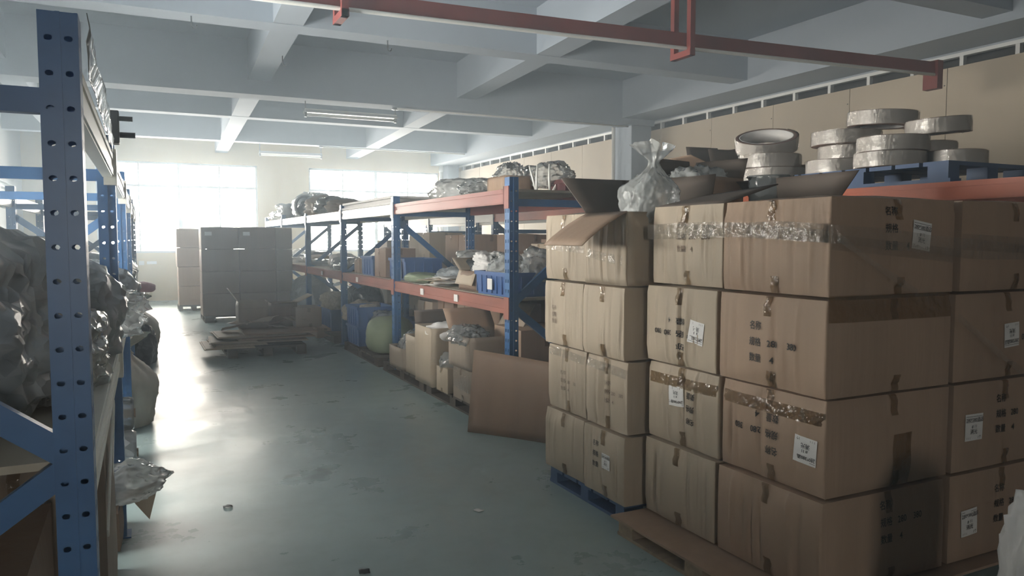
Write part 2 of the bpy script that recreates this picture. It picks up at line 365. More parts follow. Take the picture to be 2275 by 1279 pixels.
def rack(name, label, loc, rz, sg, frames, depth, levels, H=2.04, nodes=None, tops=None):
    """levels: list of (z, [material per bay], deck?) ; sg: depth direction along local x"""
    root = thing(name, label, 'rack', loc, rz)
    pf = post_mesh(H, sg)
    for i, y in enumerate(frames):
        link(pf, 'post', root, (0, y, 0))
        p = link(pf, 'post', root, (sg * depth, y, 0), math.pi)
        nd = (nodes[i] if nodes else 'f')
        xa, xb = sg * .05, sg * (depth - .05)
        for z in (.22, H - .2): MB().bar((xa, y, z), (xb, y, z), .035, .058).build('brace', M['blue'], root)
        if nd == 'f': seg = [((xb, .28), (xa, 1.0)), ((xa, 1.02), (xb, 1.78))]
        else: seg = [((xa, .28), (xb, 1.0)), ((xb, 1.02), (xa, 1.78))]
        for (a, za), (b, zb) in seg: MB().bar((a, y + .012, za), (b, y + .012, zb), .03, .062).build('brace', M['blue'], root)
    bm = {}
    for z, mts, deck in levels:
        for i, (a, b) in enumerate(zip(frames, frames[1:])):
            mt = mts[i % len(mts)]
            if mt is None: continue
            key = (round(b - a, 3), mt)
            if key not in bm: bm[key] = beam_mesh(b - a, M[mt])
            if ('br', mt) not in bm: bm['br', mt] = bracket_mesh(M[mt])
            if sg > 0:
                link(bm[key], 'beam', root, (0, a, z)); link(bm[key], 'beam', root, (depth, b, z), math.pi)
                for yy, r_ in ((a, 0), ): link(bm['br', mt], 'bracket', root, (-.008, yy, z))
            else:
                link(bm[key], 'beam', root, (0, b, z), math.pi); link(bm[key], 'beam', root, (-depth, a, z))
                link(bm['br', mt], 'bracket', root, (.008, b, z), math.pi)
            if deck:
                x0, x1 = sorted((sg * .07, sg * (depth - .07))); st = (b - a - .1) / 3
                for k in range(3):
                    MB().box(x0, x1, a + .05 + k * st + .004, a + .05 + (k + 1) * st - .004, z - .018, z + .002).build('shelf_panel', M['deck'], root)
    return root
FA = [5.5, 8.57, 11.1, 13.7, 16.2, 18.4]
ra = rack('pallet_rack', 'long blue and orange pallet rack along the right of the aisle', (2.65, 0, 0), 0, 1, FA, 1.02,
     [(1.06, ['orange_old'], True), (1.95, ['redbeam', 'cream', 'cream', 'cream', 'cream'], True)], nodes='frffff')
for y in (7.55, 6.6, 10.2, 12.4): MB().box(-.004, .006, y - .045, y + .045, .965, 1.03).build('label_card', M['paper'], ra)
FL = [2.1, 4.4, 6.7, 9.0, 11.3, 13.6]
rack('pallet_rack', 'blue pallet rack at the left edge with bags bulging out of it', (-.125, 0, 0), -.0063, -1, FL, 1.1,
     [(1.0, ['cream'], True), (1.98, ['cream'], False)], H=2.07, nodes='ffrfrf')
FBk = [1.9, 4.7, 7.5, 10.3, 13.1, 15.9]
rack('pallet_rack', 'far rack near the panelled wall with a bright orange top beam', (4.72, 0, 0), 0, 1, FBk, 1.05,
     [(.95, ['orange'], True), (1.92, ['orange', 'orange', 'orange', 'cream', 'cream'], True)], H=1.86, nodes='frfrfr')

# ---------------------------------------------------------------- ceiling services
def tube_lamp(label, x0, x1, y, z, ztop, xr):
    t = thing('fluorescent_lamp', label, 'lamp', ((x0 + x1) / 2, y, z), 0, 'hanging tube lamps')
    h = (x1 - x0) / 2
    MB().box(-h, h, -.035, .035, .035, .09).build('housing', M['lamp_white'], t)
    MB().quad((-h, -.11, .03), (h, -.11, .03), (h, -.035, .07), (-h, -.035, .07)).quad((-h, .035, .07), (h, .035, .07), (h, .11, .03), (-h, .11, .03)).build('reflector', M['lamp_white'], t, solid=.004)
    MB().tube([(-h + .03, 0, 0), (h - .03, 0, 0)], .016, 10).build('lamp_tube', M['tube_glass'], t, smooth=True)
    for s in (-1, 1):
        MB().box(*sorted((s * h, s * (h - .03))), -.03, .03, -.03, .10).build('end_cap', M['grey_metal'], t)
        MB().tube([(s * (h - .015), 0, .09), (s * (h - .015), 0, ztop - z)], .008, 6).build('hanging_rod', M['grey_metal'], t)
    MB().lathe([(0, 0), (.045, -.002), (.05, -.03), (0, -.035)], 14, Matrix.Translation((h - .015, 0, ztop - z))).build('ceiling_rose', M['grey_metal'], t, smooth=True)
tube_lamp('unlit tube lamp hanging from the deep main beam', 2.23, 3.62, 11.45, 3.36, ZA, 0)
tube_lamp('smaller looking tube lamp hanging near the windows', 2.55, 3.98, 18.44, 3.48, ZL, 0)
o = MB().tube([(3.62, 11.42, 3.545), (7.9, 11.42, 3.545)], .014, 8).build('conduit', M['white_pvc'], smooth=True); tag(o, 'white conduit under the deep main beam', 'conduit')
o = MB().tube([(3.98, 18.42, 3.735), (7.7, 18.42, 3.735)], .014, 8).build('conduit', M['white_pvc'], smooth=True); tag(o, 'white conduit under the last cross beam before the windows', 'conduit')
def hook(label, x, y, z):
    pts = [(0, 0, 0), (0, 0, -.08)] + [(.03 - .03 * math.cos(a), 0, -.08 - .03 * math.sin(a)) for a in (.6, 1.2, 1.9, 2.6, 3.3)]
    o = MB().tube(pts, .007, 6).build('ceiling_hook', M['tool'], smooth=True); o.location = (x, y, z); o.rotation_euler = (0, 0, .5)
    tag(o, label, 'hook', 'hooks in the ceiling beams')
hook('small wire hook under the cross beam at upper left', .53, 8.3, ZL); hook('small wire hook under the middle long beam', 1.62, 9.6, ZL); hook('short wire hook right of the middle long beam', 2.55, 8.35, ZL)

# red steel channel with hangers, conduit along its lower edge
t = thing('red_steel_channel', 'dark red steel channel hung across the hall under the ceiling', 'channel', (0, 0, 0))
def ry(x): return 5.47 - (x - 1.15) * .058
def chan(x0, x1, dz0=0, dz1=0):
    m = MB(); n = 14
    for (ya, yb, za, zb) in ((-.004, .0, 0, .125), (0, .10, .12, .125)):
        b = len(m.v)
        for i in range(n + 1):
            x = x0 + (x1 - x0) * i / n; y = ry(x); s = -.03 * math.sin(math.pi * i / n)
            m.v += [(x, y + ya, 3.2 + s + za), (x, y + yb, 3.2 + s + za), (x, y + yb, 3.2 + s + zb), (x, y + ya, 3.2 + s + zb)]
        for i in range(n):
            a = b + 4 * i
            m.f += [(a + k, a + (k + 1) % 4, a + 4 + (k + 1) % 4, a + 4 + k) for k in range(4)]
    return m
chan(-2.38, 7.3).build('web', M['red'], t)
MB().box(7.24, 7.32, 5.08, 5.24, 3.06, 3.34).build('end_plate', M['red'], t)
for x in (1.34, 4.25):
    y = ry(x)
    for dy in (-.06, .16): MB().bar((x, y + dy, 3.1), (x, y + dy, ZS), .05, .05).build('hanger', M['red'], t)
    MB().bar((x, y - .085, 3.125), (x, y + .185, 3.125), .055, .05).build('hanger', M['red'], t)
pts = [(-2.3 + i * .5, ry(-2.3 + i * .5) - .03, 3.19 - .03 * math.sin(math.pi * i / 19.2)) for i in range(20)]
o = MB().tube(pts, .016, 8).build('conduit', M['white_pvc'], smooth=True); tag(o, 'white conduit along the lower edge of the red channel', 'conduit')
o = MB().tube([(x, ry(x) + .3, 3.33) for x in (-2.3, .5, 3.5, 7.6)], .010, 6).build('conduit', M['white_pvc'], smooth=True); tag(o, 'thin cable pipe behind the red channel', 'conduit')
t = thing('wall_socket', 'small double socket on the wall under the left window', 'socket', (.15, 20.985, .95))
MB().box(-.16, -.04, -.02, .012, -.05, .05).build('plate', M['white_pvc'], t); MB().box(.02, .24, -.035, .012, -.03, .04).build('trunking', M['white_pvc'], t)

# ---------------------------------------------------------------- cartons
_txt = {}
def text_geo(s, size=1.0, bold=.0):
    k = (s, bold)
    if k not in _txt:
        c = bpy.data.curves.new('t', 'FONT'); c.body = s; c.size = 1; c.resolution_u = 2; c.offset = bold; c.space_line = 1.25
        o = bpy.data.objects.new('t', c); COL.objects.link(o); dg = bpy.context.evaluated_depsgraph_get()
        me = bpy.data.meshes.new_from_object(o.evaluated_get(dg)); _txt[k] = ([tuple(v.co) for v in me.vertices], [tuple(p.vertices) for p in me.polygons])
        bpy.data.objects.remove(o); bpy.data.curves.remove(c); bpy.data.meshes.remove(me)
    v, f = _txt[k]; return [(x * size, y * size) for x, y, _ in v], f
FACE = {'L': ((-1, 0, 0), (0, -1, 0)), 'N': ((0, -1, 0), (1, 0, 0)), 'R': ((1, 0, 0), (0, 1, 0)), 'F': ((0, 1, 0), (-1, 0, 0))}
class Carton:
    """one carton: bulging, dented walls; tape, prints and stickers follow the same dents"""
    def __init__(s, label, x0, x1, y0, y1, z0, z1, mt='card', seed=0, n=9, bulge=.010, dent=.010, group=None, rz=0, tilt=0, open_top=False, name='carton', tapes=('L', 'N'), tape=True, cat='carton', creases=0):
        s.h = Vector(((x1 - x0) / 2, (y1 - y0) / 2, (z1 - z0) / 2)); s.seed = seed; s.b = bulge; s.d = dent
        s.root = thing(name, label, cat, ((x0 + x1) / 2, (y0 + y1) / 2, z0), rz, group)
        if tilt: s.root.rotation_euler = (tilt, 0, rz)
        s.open = open_top; rn = random.Random(seed); s.creases = []
        for _ in range(creases): s.creases.append((rn.uniform(-.95, .95) * s.h.y, rn.choice((-1, 1, 1)) * rn.uniform(.005, .012), rn.uniform(.006, .014), rn.uniform(-.8, .8) * s.h.z, rn.uniform(.8, 2.6) * s.h.z))
        m = MB(); h = s.h
        fs = [((-1, 0, 0), (0, -1, 0), (0, 0, 1)), ((1, 0, 0), (0, 1, 0), (0, 0, 1)), ((0, -1, 0), (1, 0, 0), (0, 0, 1)), ((0, 1, 0), (-1, 0, 0), (0, 0, 1)), ((0, 0, -1), (-1, 0, 0), (0, 1, 0))]
        if not open_top: fs.append(((0, 0, 1), (1, 0, 0), (0, 1, 0)))
        for nn, u, v in fs:
            nn, u, v = Vector(nn), Vector(u), Vector(v)
            k = n if nn.z == 0 else max(2, n // 2)
            ku, kv = (84, 10) if (creases and nn.x < 0) else (k, k)
            m.grid(lambda a, c: s.warp(Vector([(nn[i] + u[i] * (2 * a - 1) + v[i] * (2 * c - 1)) * h[i] for i in range(3)])), ku, kv)
        s.body = m.build('body', M[mt], s.root, smooth=True, solid=.006 if open_top else 0)
        s.mt = mt
        if tape and not open_top:
            for f in tapes:
                if f in 'LR' or f in 'NF': s.strip(f, 0, .55, 1.0); s.strip(f, .02, -1.0, -.62)
    def warp(s, p):
        h = s.h; q = Vector([max(-1, min(1, p[i] / h[i])) for i in range(3)]); r = p.copy()
        for i in range(3):
            j, k = (i + 1) % 3, (i + 2) % 3
            e = (1 - q[j] ** 2) * (1 - q[k] ** 2)
            nz = noise.noise(Vector((p.x * 5, p.y * 5, p.z * 1.4)) + Vector((s.seed * 7.3, s.seed * 3.1, i * 9.7)))
            cr = 0
            if i == 0 and s.creases and p.x < 0:
                for u, dp, wd, zc, zl in s.creases:
                    cr += dp * math.exp(-((p.y - u) / wd) ** 2) * max(0, 1 - abs(p.z - zc) / zl)
            r[i] += q[i] ** 3 * (-cr * min(1, 3 * e)) + q[i] ** 3 * (e * s.b + min(1, 4 * e) * (nz * s.d))
        # worn corners: squash the upper edge a little
        c = noise.noise(Vector((q.x * 1.3 + s.seed * 2.7, q.y * 1.3, q.z * 1.1)))
        if abs(q.z) > .8: r.x -= q.x * max(0, c) * .012; r.y -= q.y * max(0, c) * .012
        # rounded edges
        k = sorted((abs(q.x), abs(q.y), abs(q.z)))
        if k[1] > .985:
            for i in range(3):
                if abs(q[i]) > .985: r[i] -= math.copysign(.005, q[i])
        r.z += s.h.z
        return r
    def on(s, f, a, c, off):
        n, u = Vector(FACE[f][0]), Vector(FACE[f][1]); h = s.h
        p = Vector([n[i] * h[i] for i in range(3)]) + u * a + Vector((0, 0, c))
        return s.warp(p) + n * off
    def half(s, f): return s.h.y if f in 'LR' else s.h.x
    def strip(s, f, uc, c0, c1, wd=.042, mt='tape', off=.0022, name='tape', lab=None):
        """vertical tape from c0 to c1 (fractions of the half height)"""
        m = MB(); z = s.h.z; ph = random.Random(s.seed * 31 + int(c0 * 10)).uniform(0, 6)
        m.grid(lambda a, b: s.on(f, uc + (a - .5) * wd + .004 * math.sin(9 * b + ph), (c0 + (c1 - c0) * b) * z * .995, off + .006 * max(0, math.sin(7 * b + ph + 3 * a)) * math.sin(math.pi * a) * math.sin(math.pi * b) ** .5), 6, 12)
        o = m.build(name, M[mt], s.root, smooth=True)
        if lab: o['label'] = lab
    def band(s, f, c0, c1, wd, mt='tape', name='tape'):
        """horizontal tape or film band across a face, c0 at its left, c1 at its right (fractions)"""
        m = MB(); hw = s.half(f) * .995; z = s.h.z
        m.grid(lambda a, b: s.on(f, hw * (2 * a - 1), (c0 + (c1 - c0) * a) * z + (b - .5) * wd, .0035 + .0015 * math.sin(17 * a + 5 * b)), 14, 3)
        m.build(name, M[mt], s.root, smooth=True)
    def write(s, f, lines, u0, v0, size, flip=False, mt='ink', rot=0, name='print', off=.0028, parent=None, bold=.012):
        """lines: list of (dx, dy, text) in units of size"""
        m = MB(); sg = -1 if flip else 1; cr, sr = math.cos(rot), math.sin(rot)
        for dx, dy, t in lines:
            vs, fc = text_geo(t, size, bold); b = len(m.v)
            for x, y in vs:
                X, Y = x * .92 + dx * size, y + dy * size; X, Y = X * cr - Y * sr, X * sr + Y * cr
                m.v.append(tuple(s.on(f, u0 + sg * X, v0 + sg * Y, off)))
            m.f += [tuple(b + i for i in q) for q in fc]
        o = m.build(name, M[mt], parent or s.root); o['kind'] = 'stuff'; return o
    def sticker(s, f, u0, v0, w_=.125, h_=.12, rot=0, flip=False, plain=False):
        cr, sr = math.cos(rot), math.sin(rot)
        def P(a, b, off): return s.on(f, u0 + a * cr - b * sr, v0 + a * sr + b * cr, off)
        o = MB().grid(lambda a, b: P((a - .5) * w_, (b - .5) * h_, .0034), 4, 4).build('sticker', M['paper'], s.root, smooth=True)
        o['label'] = 'white paper label'
        if plain: return
        sg = -1 if flip else 1; m = MB()
        for dx, dy, t, sz in ((-.46, .22, '280*380酒店', .155), (-.14, -.02, '# 11', .14), (-.22, -.24, '消光', .18), (-.42, -.44, '1 1 1', .1), (.22, -.44, '1个', .12)):
            vs, fc = text_geo(t, sz * h_ * 1.15, .01); b = len(m.v)
            for x, y in vs: m.v.append(tuple(P(sg * (x + dx * w_), sg * (y + dy * h_), .0044)))
            m.f += [tuple(b + i for i in q) for q in fc]
        for yy in (.40, .19):
            m.quad(*[P(sg * a * w_, sg * b * h_, .0044) for a, b in ((-.47, yy), (.47, yy), (.47, yy + .015), (-.47, yy + .015))])
        q = m.build('lettering', M['ink'], o); q['kind'] = 'stuff'
    def spec(s, f, u0, v0, size=.046, flip=False, mt='ink', numbers=True):
        L = [(0, 1.75, '名称'), (0, 0, '规格'), (0, -1.75, '数量'), (3.0, -1.75, '4')]
        if numbers: L += [(2.7, 0, '280'), (5.2, 0, '380')]
        s.write(f, L, u0, v0, size, flip, mt)
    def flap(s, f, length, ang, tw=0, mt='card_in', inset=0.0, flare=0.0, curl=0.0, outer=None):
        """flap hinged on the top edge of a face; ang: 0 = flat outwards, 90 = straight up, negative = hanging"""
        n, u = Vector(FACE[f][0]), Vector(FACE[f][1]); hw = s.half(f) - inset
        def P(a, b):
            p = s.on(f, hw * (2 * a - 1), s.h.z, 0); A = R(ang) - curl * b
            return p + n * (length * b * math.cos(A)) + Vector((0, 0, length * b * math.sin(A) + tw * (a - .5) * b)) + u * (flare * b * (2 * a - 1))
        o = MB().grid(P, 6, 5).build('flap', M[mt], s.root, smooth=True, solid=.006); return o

def pallet(label, x0, x1, y0, y1, z0, h, mt='wood', group=None, rz=0, nd=5, along='x', name='wooden_pallet', sheet=None):
    t = thing(name, label, 'pallet', ((x0 + x1) / 2, (y0 + y1) / 2, z0), rz, group); a, b = (x1 - x0) / 2, (y1 - y0) / 2
    st = 2 * b / nd; top = h * .2
    dm = MB().box(-a, a, -st * .43, st * .43, h - top, h).mesh('deck_board', M[mt])
    for i in range(nd): link(dm, 'deck_board', t, (0, -b + st * (i + .5), 0))
    bk = MB().box(-a * .12, a * .12, -b * .1, b * .1, h * .18, h - top).mesh('block', M[mt]); sk = MB().box(-a * .12, a * .12, -b, b, 0, h * .18).mesh('runner', M[mt])
    for i in (-.88, 0, .88):
        link(sk, 'runner', t, (i * a, 0, 0))
        for j in (-.88, 0, .88): link(bk, 'block', t, (i * a, j * b, 0))
    if sheet: MB().box(-a - .03, a + .03, -b - .02, b + .02, h, h + .012).build('cardboard_sheet', M[sheet], t)
    return t

# ---------------------------------------------------------------- the tall carton pile on the right
G = 'stacked cartons of the big pile'
pallet('blue-grey pallet under the far half of the big carton pile', 2.33, 3.36, 3.36, 4.2, 0, .10, 'pallet_blue')
pallet('wooden pallet jutting out under the near half of the pile', 2.22, 3.9, 2.05, 3.27, 0, .09, 'wood', sheet='card')
# near half: left column a (Y 2.1-2.7), column b (2.72-3.28), second column c2 to the right
zr = [.105, .51, .915, 1.315, 1.72]
def row(i): return zr[3 - i] + .002, zr[4 - i] - .002
rj = [.0, -.012, .012, -.008]
nm = ['top', 'second', 'third', 'bottom']
A = []
for i in range(4):
    z0, z1 = row(i); dx = rj[i]
    A.append(Carton(['top carton at the pile corner facing the camera, printed beside a white label', 'second carton down at the pile corner, 280 380 printed upright on its aisle side', 'third carton down at the pile corner, upside-down print and tilted white label', 'lowest carton at the near corner of the pile'][i], 2.4 + dx, 3.15 + dx, 2.1 + dx * .5, 2.705, z0, z1, 'card', seed=i + 1, n=12, bulge=.014, dent=.010, group=G, creases=[10, 6, 6, 7][i], tapes='LN'))
B = []
for i in range(4):
    z0, z1 = row(i); dx = [.02, -.01, .01, -.005][i]
    B.append(Carton(['creased top carton with raised dark flap, second along the pile', 'creased second-row carton with upside-down print under a tilted label', 'third-row carton with brown tape band and upside-down print', 'plain bottom carton above the jutting pallet edge'][i], 2.4 + dx, 3.12 + dx, 2.725, 3.28 - abs(dx), z0, z1, 'card_pale', seed=i + 11, n=10, bulge=.012, dent=.014, group=G, creases=[20, 12, 10, 9][i], tapes='L'))
D2 = []
for i in range(4):
    z0, z1 = row(i); dx = rj[i]
    D2.append(Carton(['top carton at the right frame edge, wrapped in film', 'second-row carton at right frame edge, label upside down', 'third-row carton at right frame edge, label beside upright print', 'bottom carton at the right frame edge with a pale label'][i], 3.175 + dx * .5, 3.9, 2.09 + abs(dx), 2.70, z0, z1, 'card', seed=i + 21, n=14, bulge=.012, dent=.010, group=G, tapes='N'))
for i in range(4):
    z0, z1 = row(i)
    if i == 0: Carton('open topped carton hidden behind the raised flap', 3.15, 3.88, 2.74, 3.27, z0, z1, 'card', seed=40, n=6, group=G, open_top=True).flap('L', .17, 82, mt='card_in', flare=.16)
A[0].spec('N', -.08, .06, .040, numbers=False); A[0].sticker('N', .135, .045, .118, .118, rot=-.14)
A[0].band('L', .42, .20, .05, 'film', 'film_band'); A[0].band('N', .10, -.2, .06, 'film', 'film_band')
A[1].spec('L', -.10, -.02, .040); A[1].band('N', .82, .80, .11, 'tape', 'film_band')
A[2].spec('L', .06, .02, .040, flip=True); A[2].sticker('L', .20, -.02, .115, .11, rot=-.06, flip=True); A[2].band('L', .62, .60, .055)
A[2].strip('N', .05, -.95, .15, .12, 'tape')
A[3].spec('N', -.06, .06, .040)
B[0].spec('L', -.05, .03, .034, mt='faint'); B[0].band('L', .42, .36, .05, 'film', 'film_band')
B[1].spec('L', .06, -.02, .036, flip=True); B[1].sticker('L', .13, -.015, .105, .11, rot=-.12, flip=True)
B[2].spec('L', .12, .02, .036, flip=True, numbers=False); B[2].sticker('L', -.03, .05, .10, .10, rot=.05, flip=True); B[2].band('L', .60, .62, .055)
D2[1].spec('N', .26, .0, .040, flip=True); D2[1].sticker('N', .02, .0, .11, .11, rot=.06, flip=True)
D2[2].spec('N', -.07, .03, .040); D2[2].sticker('N', -.22, .0, .118, .12, rot=0)
D2[3].spec('N', -.06, .02, .040); D2[3].sticker('N', -.24, -.02, .11, .12, rot=.06)
D2[0].band('N', .1, -.05, .07, 'film', 'film_band')
B[0].flap('L', .34, 166, flare=.0, mt='card_in', tw=.03)
# far half: column c (Y 3.32-3.74), column d (3.75-4.23), two more behind
C_ = []; E_ = []
for i in range(4):
    z0, z1 = zr[3 - i] + .002 - (.02 if i == 0 else 0), zr[4 - i] - .002 - .02
    if i: z0 -= .02
    z0 = max(z0, .104); dx = [.0, -.01, .015, .0][i]
    C_.append(Carton(['open carton with a flap sloping out over the aisle', 'second-row carton of the far half, plain and creased', 'third-row carton of the far half under a film band', 'bottom carton of the far half with print and label'][i], 2.30 + dx, 2.86, 3.325, 3.745, z0, z1, 'card_pale', seed=i + 31, n=10, bulge=.010, dent=.014, group=G, creases=[14, 11, 9, 4][i], tapes='L', open_top=(i == 0)))
    E_.append(Carton(['top carton at the far end of the pile', 'second-row carton at the far end with faint print', 'third-row carton at the far end with small print', 'bottom carton at the far end of the pile'][i], 2.31 + dx, 2.86, 3.755, 4.23 - abs(dx), z0, z1, 'card_pale', seed=i + 51, n=10, bulge=.010, dent=.012, group=G, creases=[8, 8, 8, 3][i], tapes='L'))
for i in range(4):
    if i == 0: Carton('top carton in the second row behind the open one', 2.87, 3.38, 3.33, 4.2, 1.30, 1.69, 'card', seed=61, n=6, group=G)
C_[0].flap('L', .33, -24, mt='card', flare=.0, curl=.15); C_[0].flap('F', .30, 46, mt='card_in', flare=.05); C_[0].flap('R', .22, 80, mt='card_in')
C_[0].band('L', -.1, -.35, .05, 'film', 'film_band'); E_[0].band('L', .05, -.05, .045, 'film', 'film_band')
C_[2].band('L', .78, .66, .05, 'film', 'film_band'); E_[2].band('L', .82, .72, .05, 'film', 'film_band'); C_[2].spec('L', -.02, .0, .028, mt='faint')
C_[3].spec('L', -.10, .03, .034, numbers=False); C_[3].sticker('L', .04, .02, .085, .085)
E_[1].write('L', [(0, .8, '名称'), (0, -.6, '规格'), (0, -2, '数量')], -.12, .0, .03, mt='faint'); E_[2].spec('L', -.06, -.02, .028, mt='faint')

# stretch film wrapped round the top row of the near half
def film_path(name, label, pts, wd, mt='film', amp=.004, seed=0, solid=0):
    m = MB(); P = [Vector(p) for p in pts]; n = 26; L = [0]
    for a, b in zip(P, P[1:]): L.append(L[-1] + (b - a).length)
    def at(t):
        d = t * L[-1]
        for i in range(len(P) - 1):
            if d <= L[i + 1] + 1e-9: return P[i].lerp(P[i + 1], (d - L[i]) / (L[i + 1] - L[i]))
        return P[-1]
    out = Vector((-.6, -.8, 0)).normalized()
    m.grid(lambda a, b: at(a) + Vector((0, 0, (b - .5) * wd * (1 + .35 * noise.noise(Vector((a * 6, seed, 0)))))) + out * (.004 + amp * abs(noise.noise(Vector((a * 30, b * 4, seed))))), n, 5)
    o = m.build(name, M[mt], smooth=True); return tag(o, label, 'film', 'stretch film strips on the pile')
film_path('stretch_film', 'glossy stretch film strip drawn round the top of the pile corner', [(2.385, 3.26, 1.585), (2.372, 2.72, 1.592), (2.372, 2.35, 1.585), (2.368, 2.085, 1.57), (2.6, 2.068, 1.555), (3.15, 2.066, 1.51), (3.88, 2.068, 1.475)], .075, seed=3)
film_path('stretch_film', 'diagonal film strand running down from the pile corner', [(2.40, 2.070, 1.56), (2.62, 2.064, 1.44), (2.86, 2.064, 1.33)], .03, seed=5)
film_path('stretch_film', 'film strand slanting across the right frame edge carton', [(3.12, 2.058, 1.22), (3.4, 2.056, 1.05), (3.75, 2.056, .86)], .035, seed=8)

# ---------------------------------------------------------------- bags and soft things
def blob_mesh(name, mt, sx, sy, sz, seed, crumple=.12, neck=0, sub=4, flat=.25, droop=0, fold=1.0):
    bm = bmesh.new(); bmesh.ops.create_icosphere(bm, subdivisions=sub, radius=1)
    def ridge(q): return (1 - abs(noise.noise(q)) * 1.8) ** 2
    for v in bm.verts:
        p = v.co.copy(); q = p * 1.5 + Vector((seed * 3.7, seed * 1.9, seed * 5.1))
        q2 = q + noise.noise_vector(q * 1.7) * .35
        r = 1 + crumple * 1.3 * noise.noise(q) + fold * crumple * (.62 * ridge(q2 * 1.6) + .40 * ridge(q2 * 3.7) + .2 * ridge(q2 * 8) - .5)
        e = (abs(p.x) ** 3 + abs(p.y) ** 3 + abs(p.z) ** 3) ** (-1 / 3)          # squarish cushion rather than a ball
        p = p * (e * .55 + .45) * r
        if neck:
            t = min(1, max(0, (p.z - .25) / .75)); k = 1 - .72 * t * t * (3 - 2 * t); a = math.atan2(p.y, p.x)
            k *= 1 + .10 * t * math.sin(7 * a + seed) + .06 * t * math.sin(13 * a + 2 * seed); p.x *= k; p.y *= k
        if p.z < -.7: p.z = -.7 + (p.z + .7) * .12
        p.x += droop * max(0, -p.z)
        v.co = (p.x * sx / 2, p.y * sy / 2, (p.z + .72) * sz / 1.72)
    zmin = min(v.co.z for v in bm.verts)
    for v in bm.verts: v.co.z -= zmin
    me = bpy.data.meshes.new(name); bm.to_mesh(me); bm.free(); me.materials.append(M[mt])
    me.polygons.foreach_set('use_smooth', [True] * len(me.polygons)); return me
def ruffle(parent, mt, r0, h, z, seed):
    """gathered, flaring mouth of a bag"""
    def P(a, b):
        t = a * 2 * math.pi; r = r0 * (1 - .45 * math.sin(math.pi * min(1, b * 1.6)) + 1.3 * b * b)
        r *= 1 + (.12 + .30 * b) * math.sin(6 * t + seed) + .16 * b * math.sin(11 * t + 2 * seed)
        return (r * math.cos(t) + .3 * h * b * math.sin(seed), r * math.sin(t), z + h * b * (1 + .25 * math.sin(3 * t + seed)))
    return MB().grid(P, 44, 7).build('mouth', M[mt], parent, smooth=True)
def bag(label, x, y, z, sx, sy, sz, mt='bag_white', seed=1, crumple=.14, neck=0, rz=0, tilt=(0, 0), name='plastic_bag', cat='bag', group=None, sub=None, droop=0, inner=None, fold=1.0, tie=False):
    sub = sub or (5 if math.hypot(x, y) < 7.5 else 4)
    me = blob_mesh(name, mt, sx, sy, sz * (.8 if neck else 1), seed, crumple, neck, sub, droop=droop, fold=fold)
    if not (inner or tie or neck):
        o = bpy.data.objects.new(name, me); COL.objects.link(o); tag(o, label, cat, group)
    else:
        o = thing(name, label, cat, group=group); link(me, 'film' if inner else 'sack', o)
        if inner: link(blob_mesh('contents', inner, sx * .9, sy * .9, sz * .8, seed + 5, crumple * 1.2, 0, 3), 'contents', o, (0, 0, .01))
        if neck: ruffle(o, mt, min(sx, sy) * .15, sz * (.16 + .3 * neck), sz * .74, seed)
        if tie: MB().tube([(min(sx, sy) * .1 * math.cos(a), min(sx, sy) * .1 * math.sin(a), sz * .80 + .004 * math.sin(3 * a)) for a in [k * .7 for k in range(10)]], .008, 6).build('tie', M['white_pvc'], o, smooth=True)
    o.location = (x, y, z); o.rotation_euler = (tilt[0], tilt[1], rz); return o
def sheet(label, x, y, z, lx, ly, mt, seed=1, amp=.03, rz=0, tilt=(0, 0), n=14, name='crumpled_sheet', cat='sheet', group=None, thick=.003, freq=6):
    m = MB().grid(lambda a, b: ((a - .5) * lx, (b - .5) * ly, amp * (noise.noise(Vector((a * freq * lx * 3, b * freq * ly * 3, seed * 3.3))) + .4 * noise.noise(Vector((a * freq * lx * 9, b * freq * ly * 9, seed))))), n, n)
    zm = min(v[2] for v in m.v); m.v = [(v[0], v[1], v[2] - zm) for v in m.v]
    o = m.build(name, M[mt], smooth=True, solid=thick); o.location = (x, y, z); o.rotation_euler = (tilt[0], tilt[1], rz); return tag(o, label, cat, group)
def crate(label, x, y, z, lx, ly, h, rz=0, mt='crate', group='blue plastic crates', ribs=True, lab=False):
    t = thing('plastic_crate', label, 'crate', (x, y, z), rz, group); a, b = lx / 2, ly / 2; k = .94
    m = MB()
    for f in (1, .965):
        m.v += [(sx * a * k * f, sy * b * k * f, 0 if f == 1 else .012) for sx, sy in ((-1, -1), (1, -1), (1, 1), (-1, 1))] + [(sx * a * f, sy * b * f, h) for sx, sy in ((-1, -1), (1, -1), (1, 1), (-1, 1))]
    for i in range(4):
        j = (i + 1) % 4; m.f += [(i, j, j + 4, i + 4), (j + 8, i + 8, i + 12, j + 12), (i + 4, j + 4, j + 12, i + 12)]
    m.f += [(3, 2, 1, 0), (8, 9, 10, 11)]
    m.build('body', M[mt], t)
    r = MB(); r.box(-a - .012, a + .012, -b - .012, -b + .006, h - .03, h + .004).box(-a - .012, a + .012, b - .006, b + .012, h - .03, h + .004).box(-a - .012, -a + .006, -b, b, h - .03, h + .004).box(a - .006, a + .012, -b, b, h - .03, h + .004)
    r.build('rim', M[mt], t)
    if ribs:
        nx, ny = max(2, int(lx / .11)), max(2, int(ly / .11)); rb = MB().box(-.006, .006, -.006, .006, .02, h - .03).mesh('rib', M[mt])
        for i in range(nx + 1):
            for s_ in (-1, 1): link(rb, 'rib', t, (-a * .95 + 1.9 * a * i / nx, s_ * b * .985, 0))
        for i in range(1, ny):
            for s_ in (-1, 1): link(rb, 'rib', t, (s_ * a * .985, -b * .95 + 1.9 * b * i / ny, 0))
    if lab: MB().box(-a - .016, -a - .012, -.05, .05, h * .25, h * .72).build('label_card', M['paper'], t)
    return t

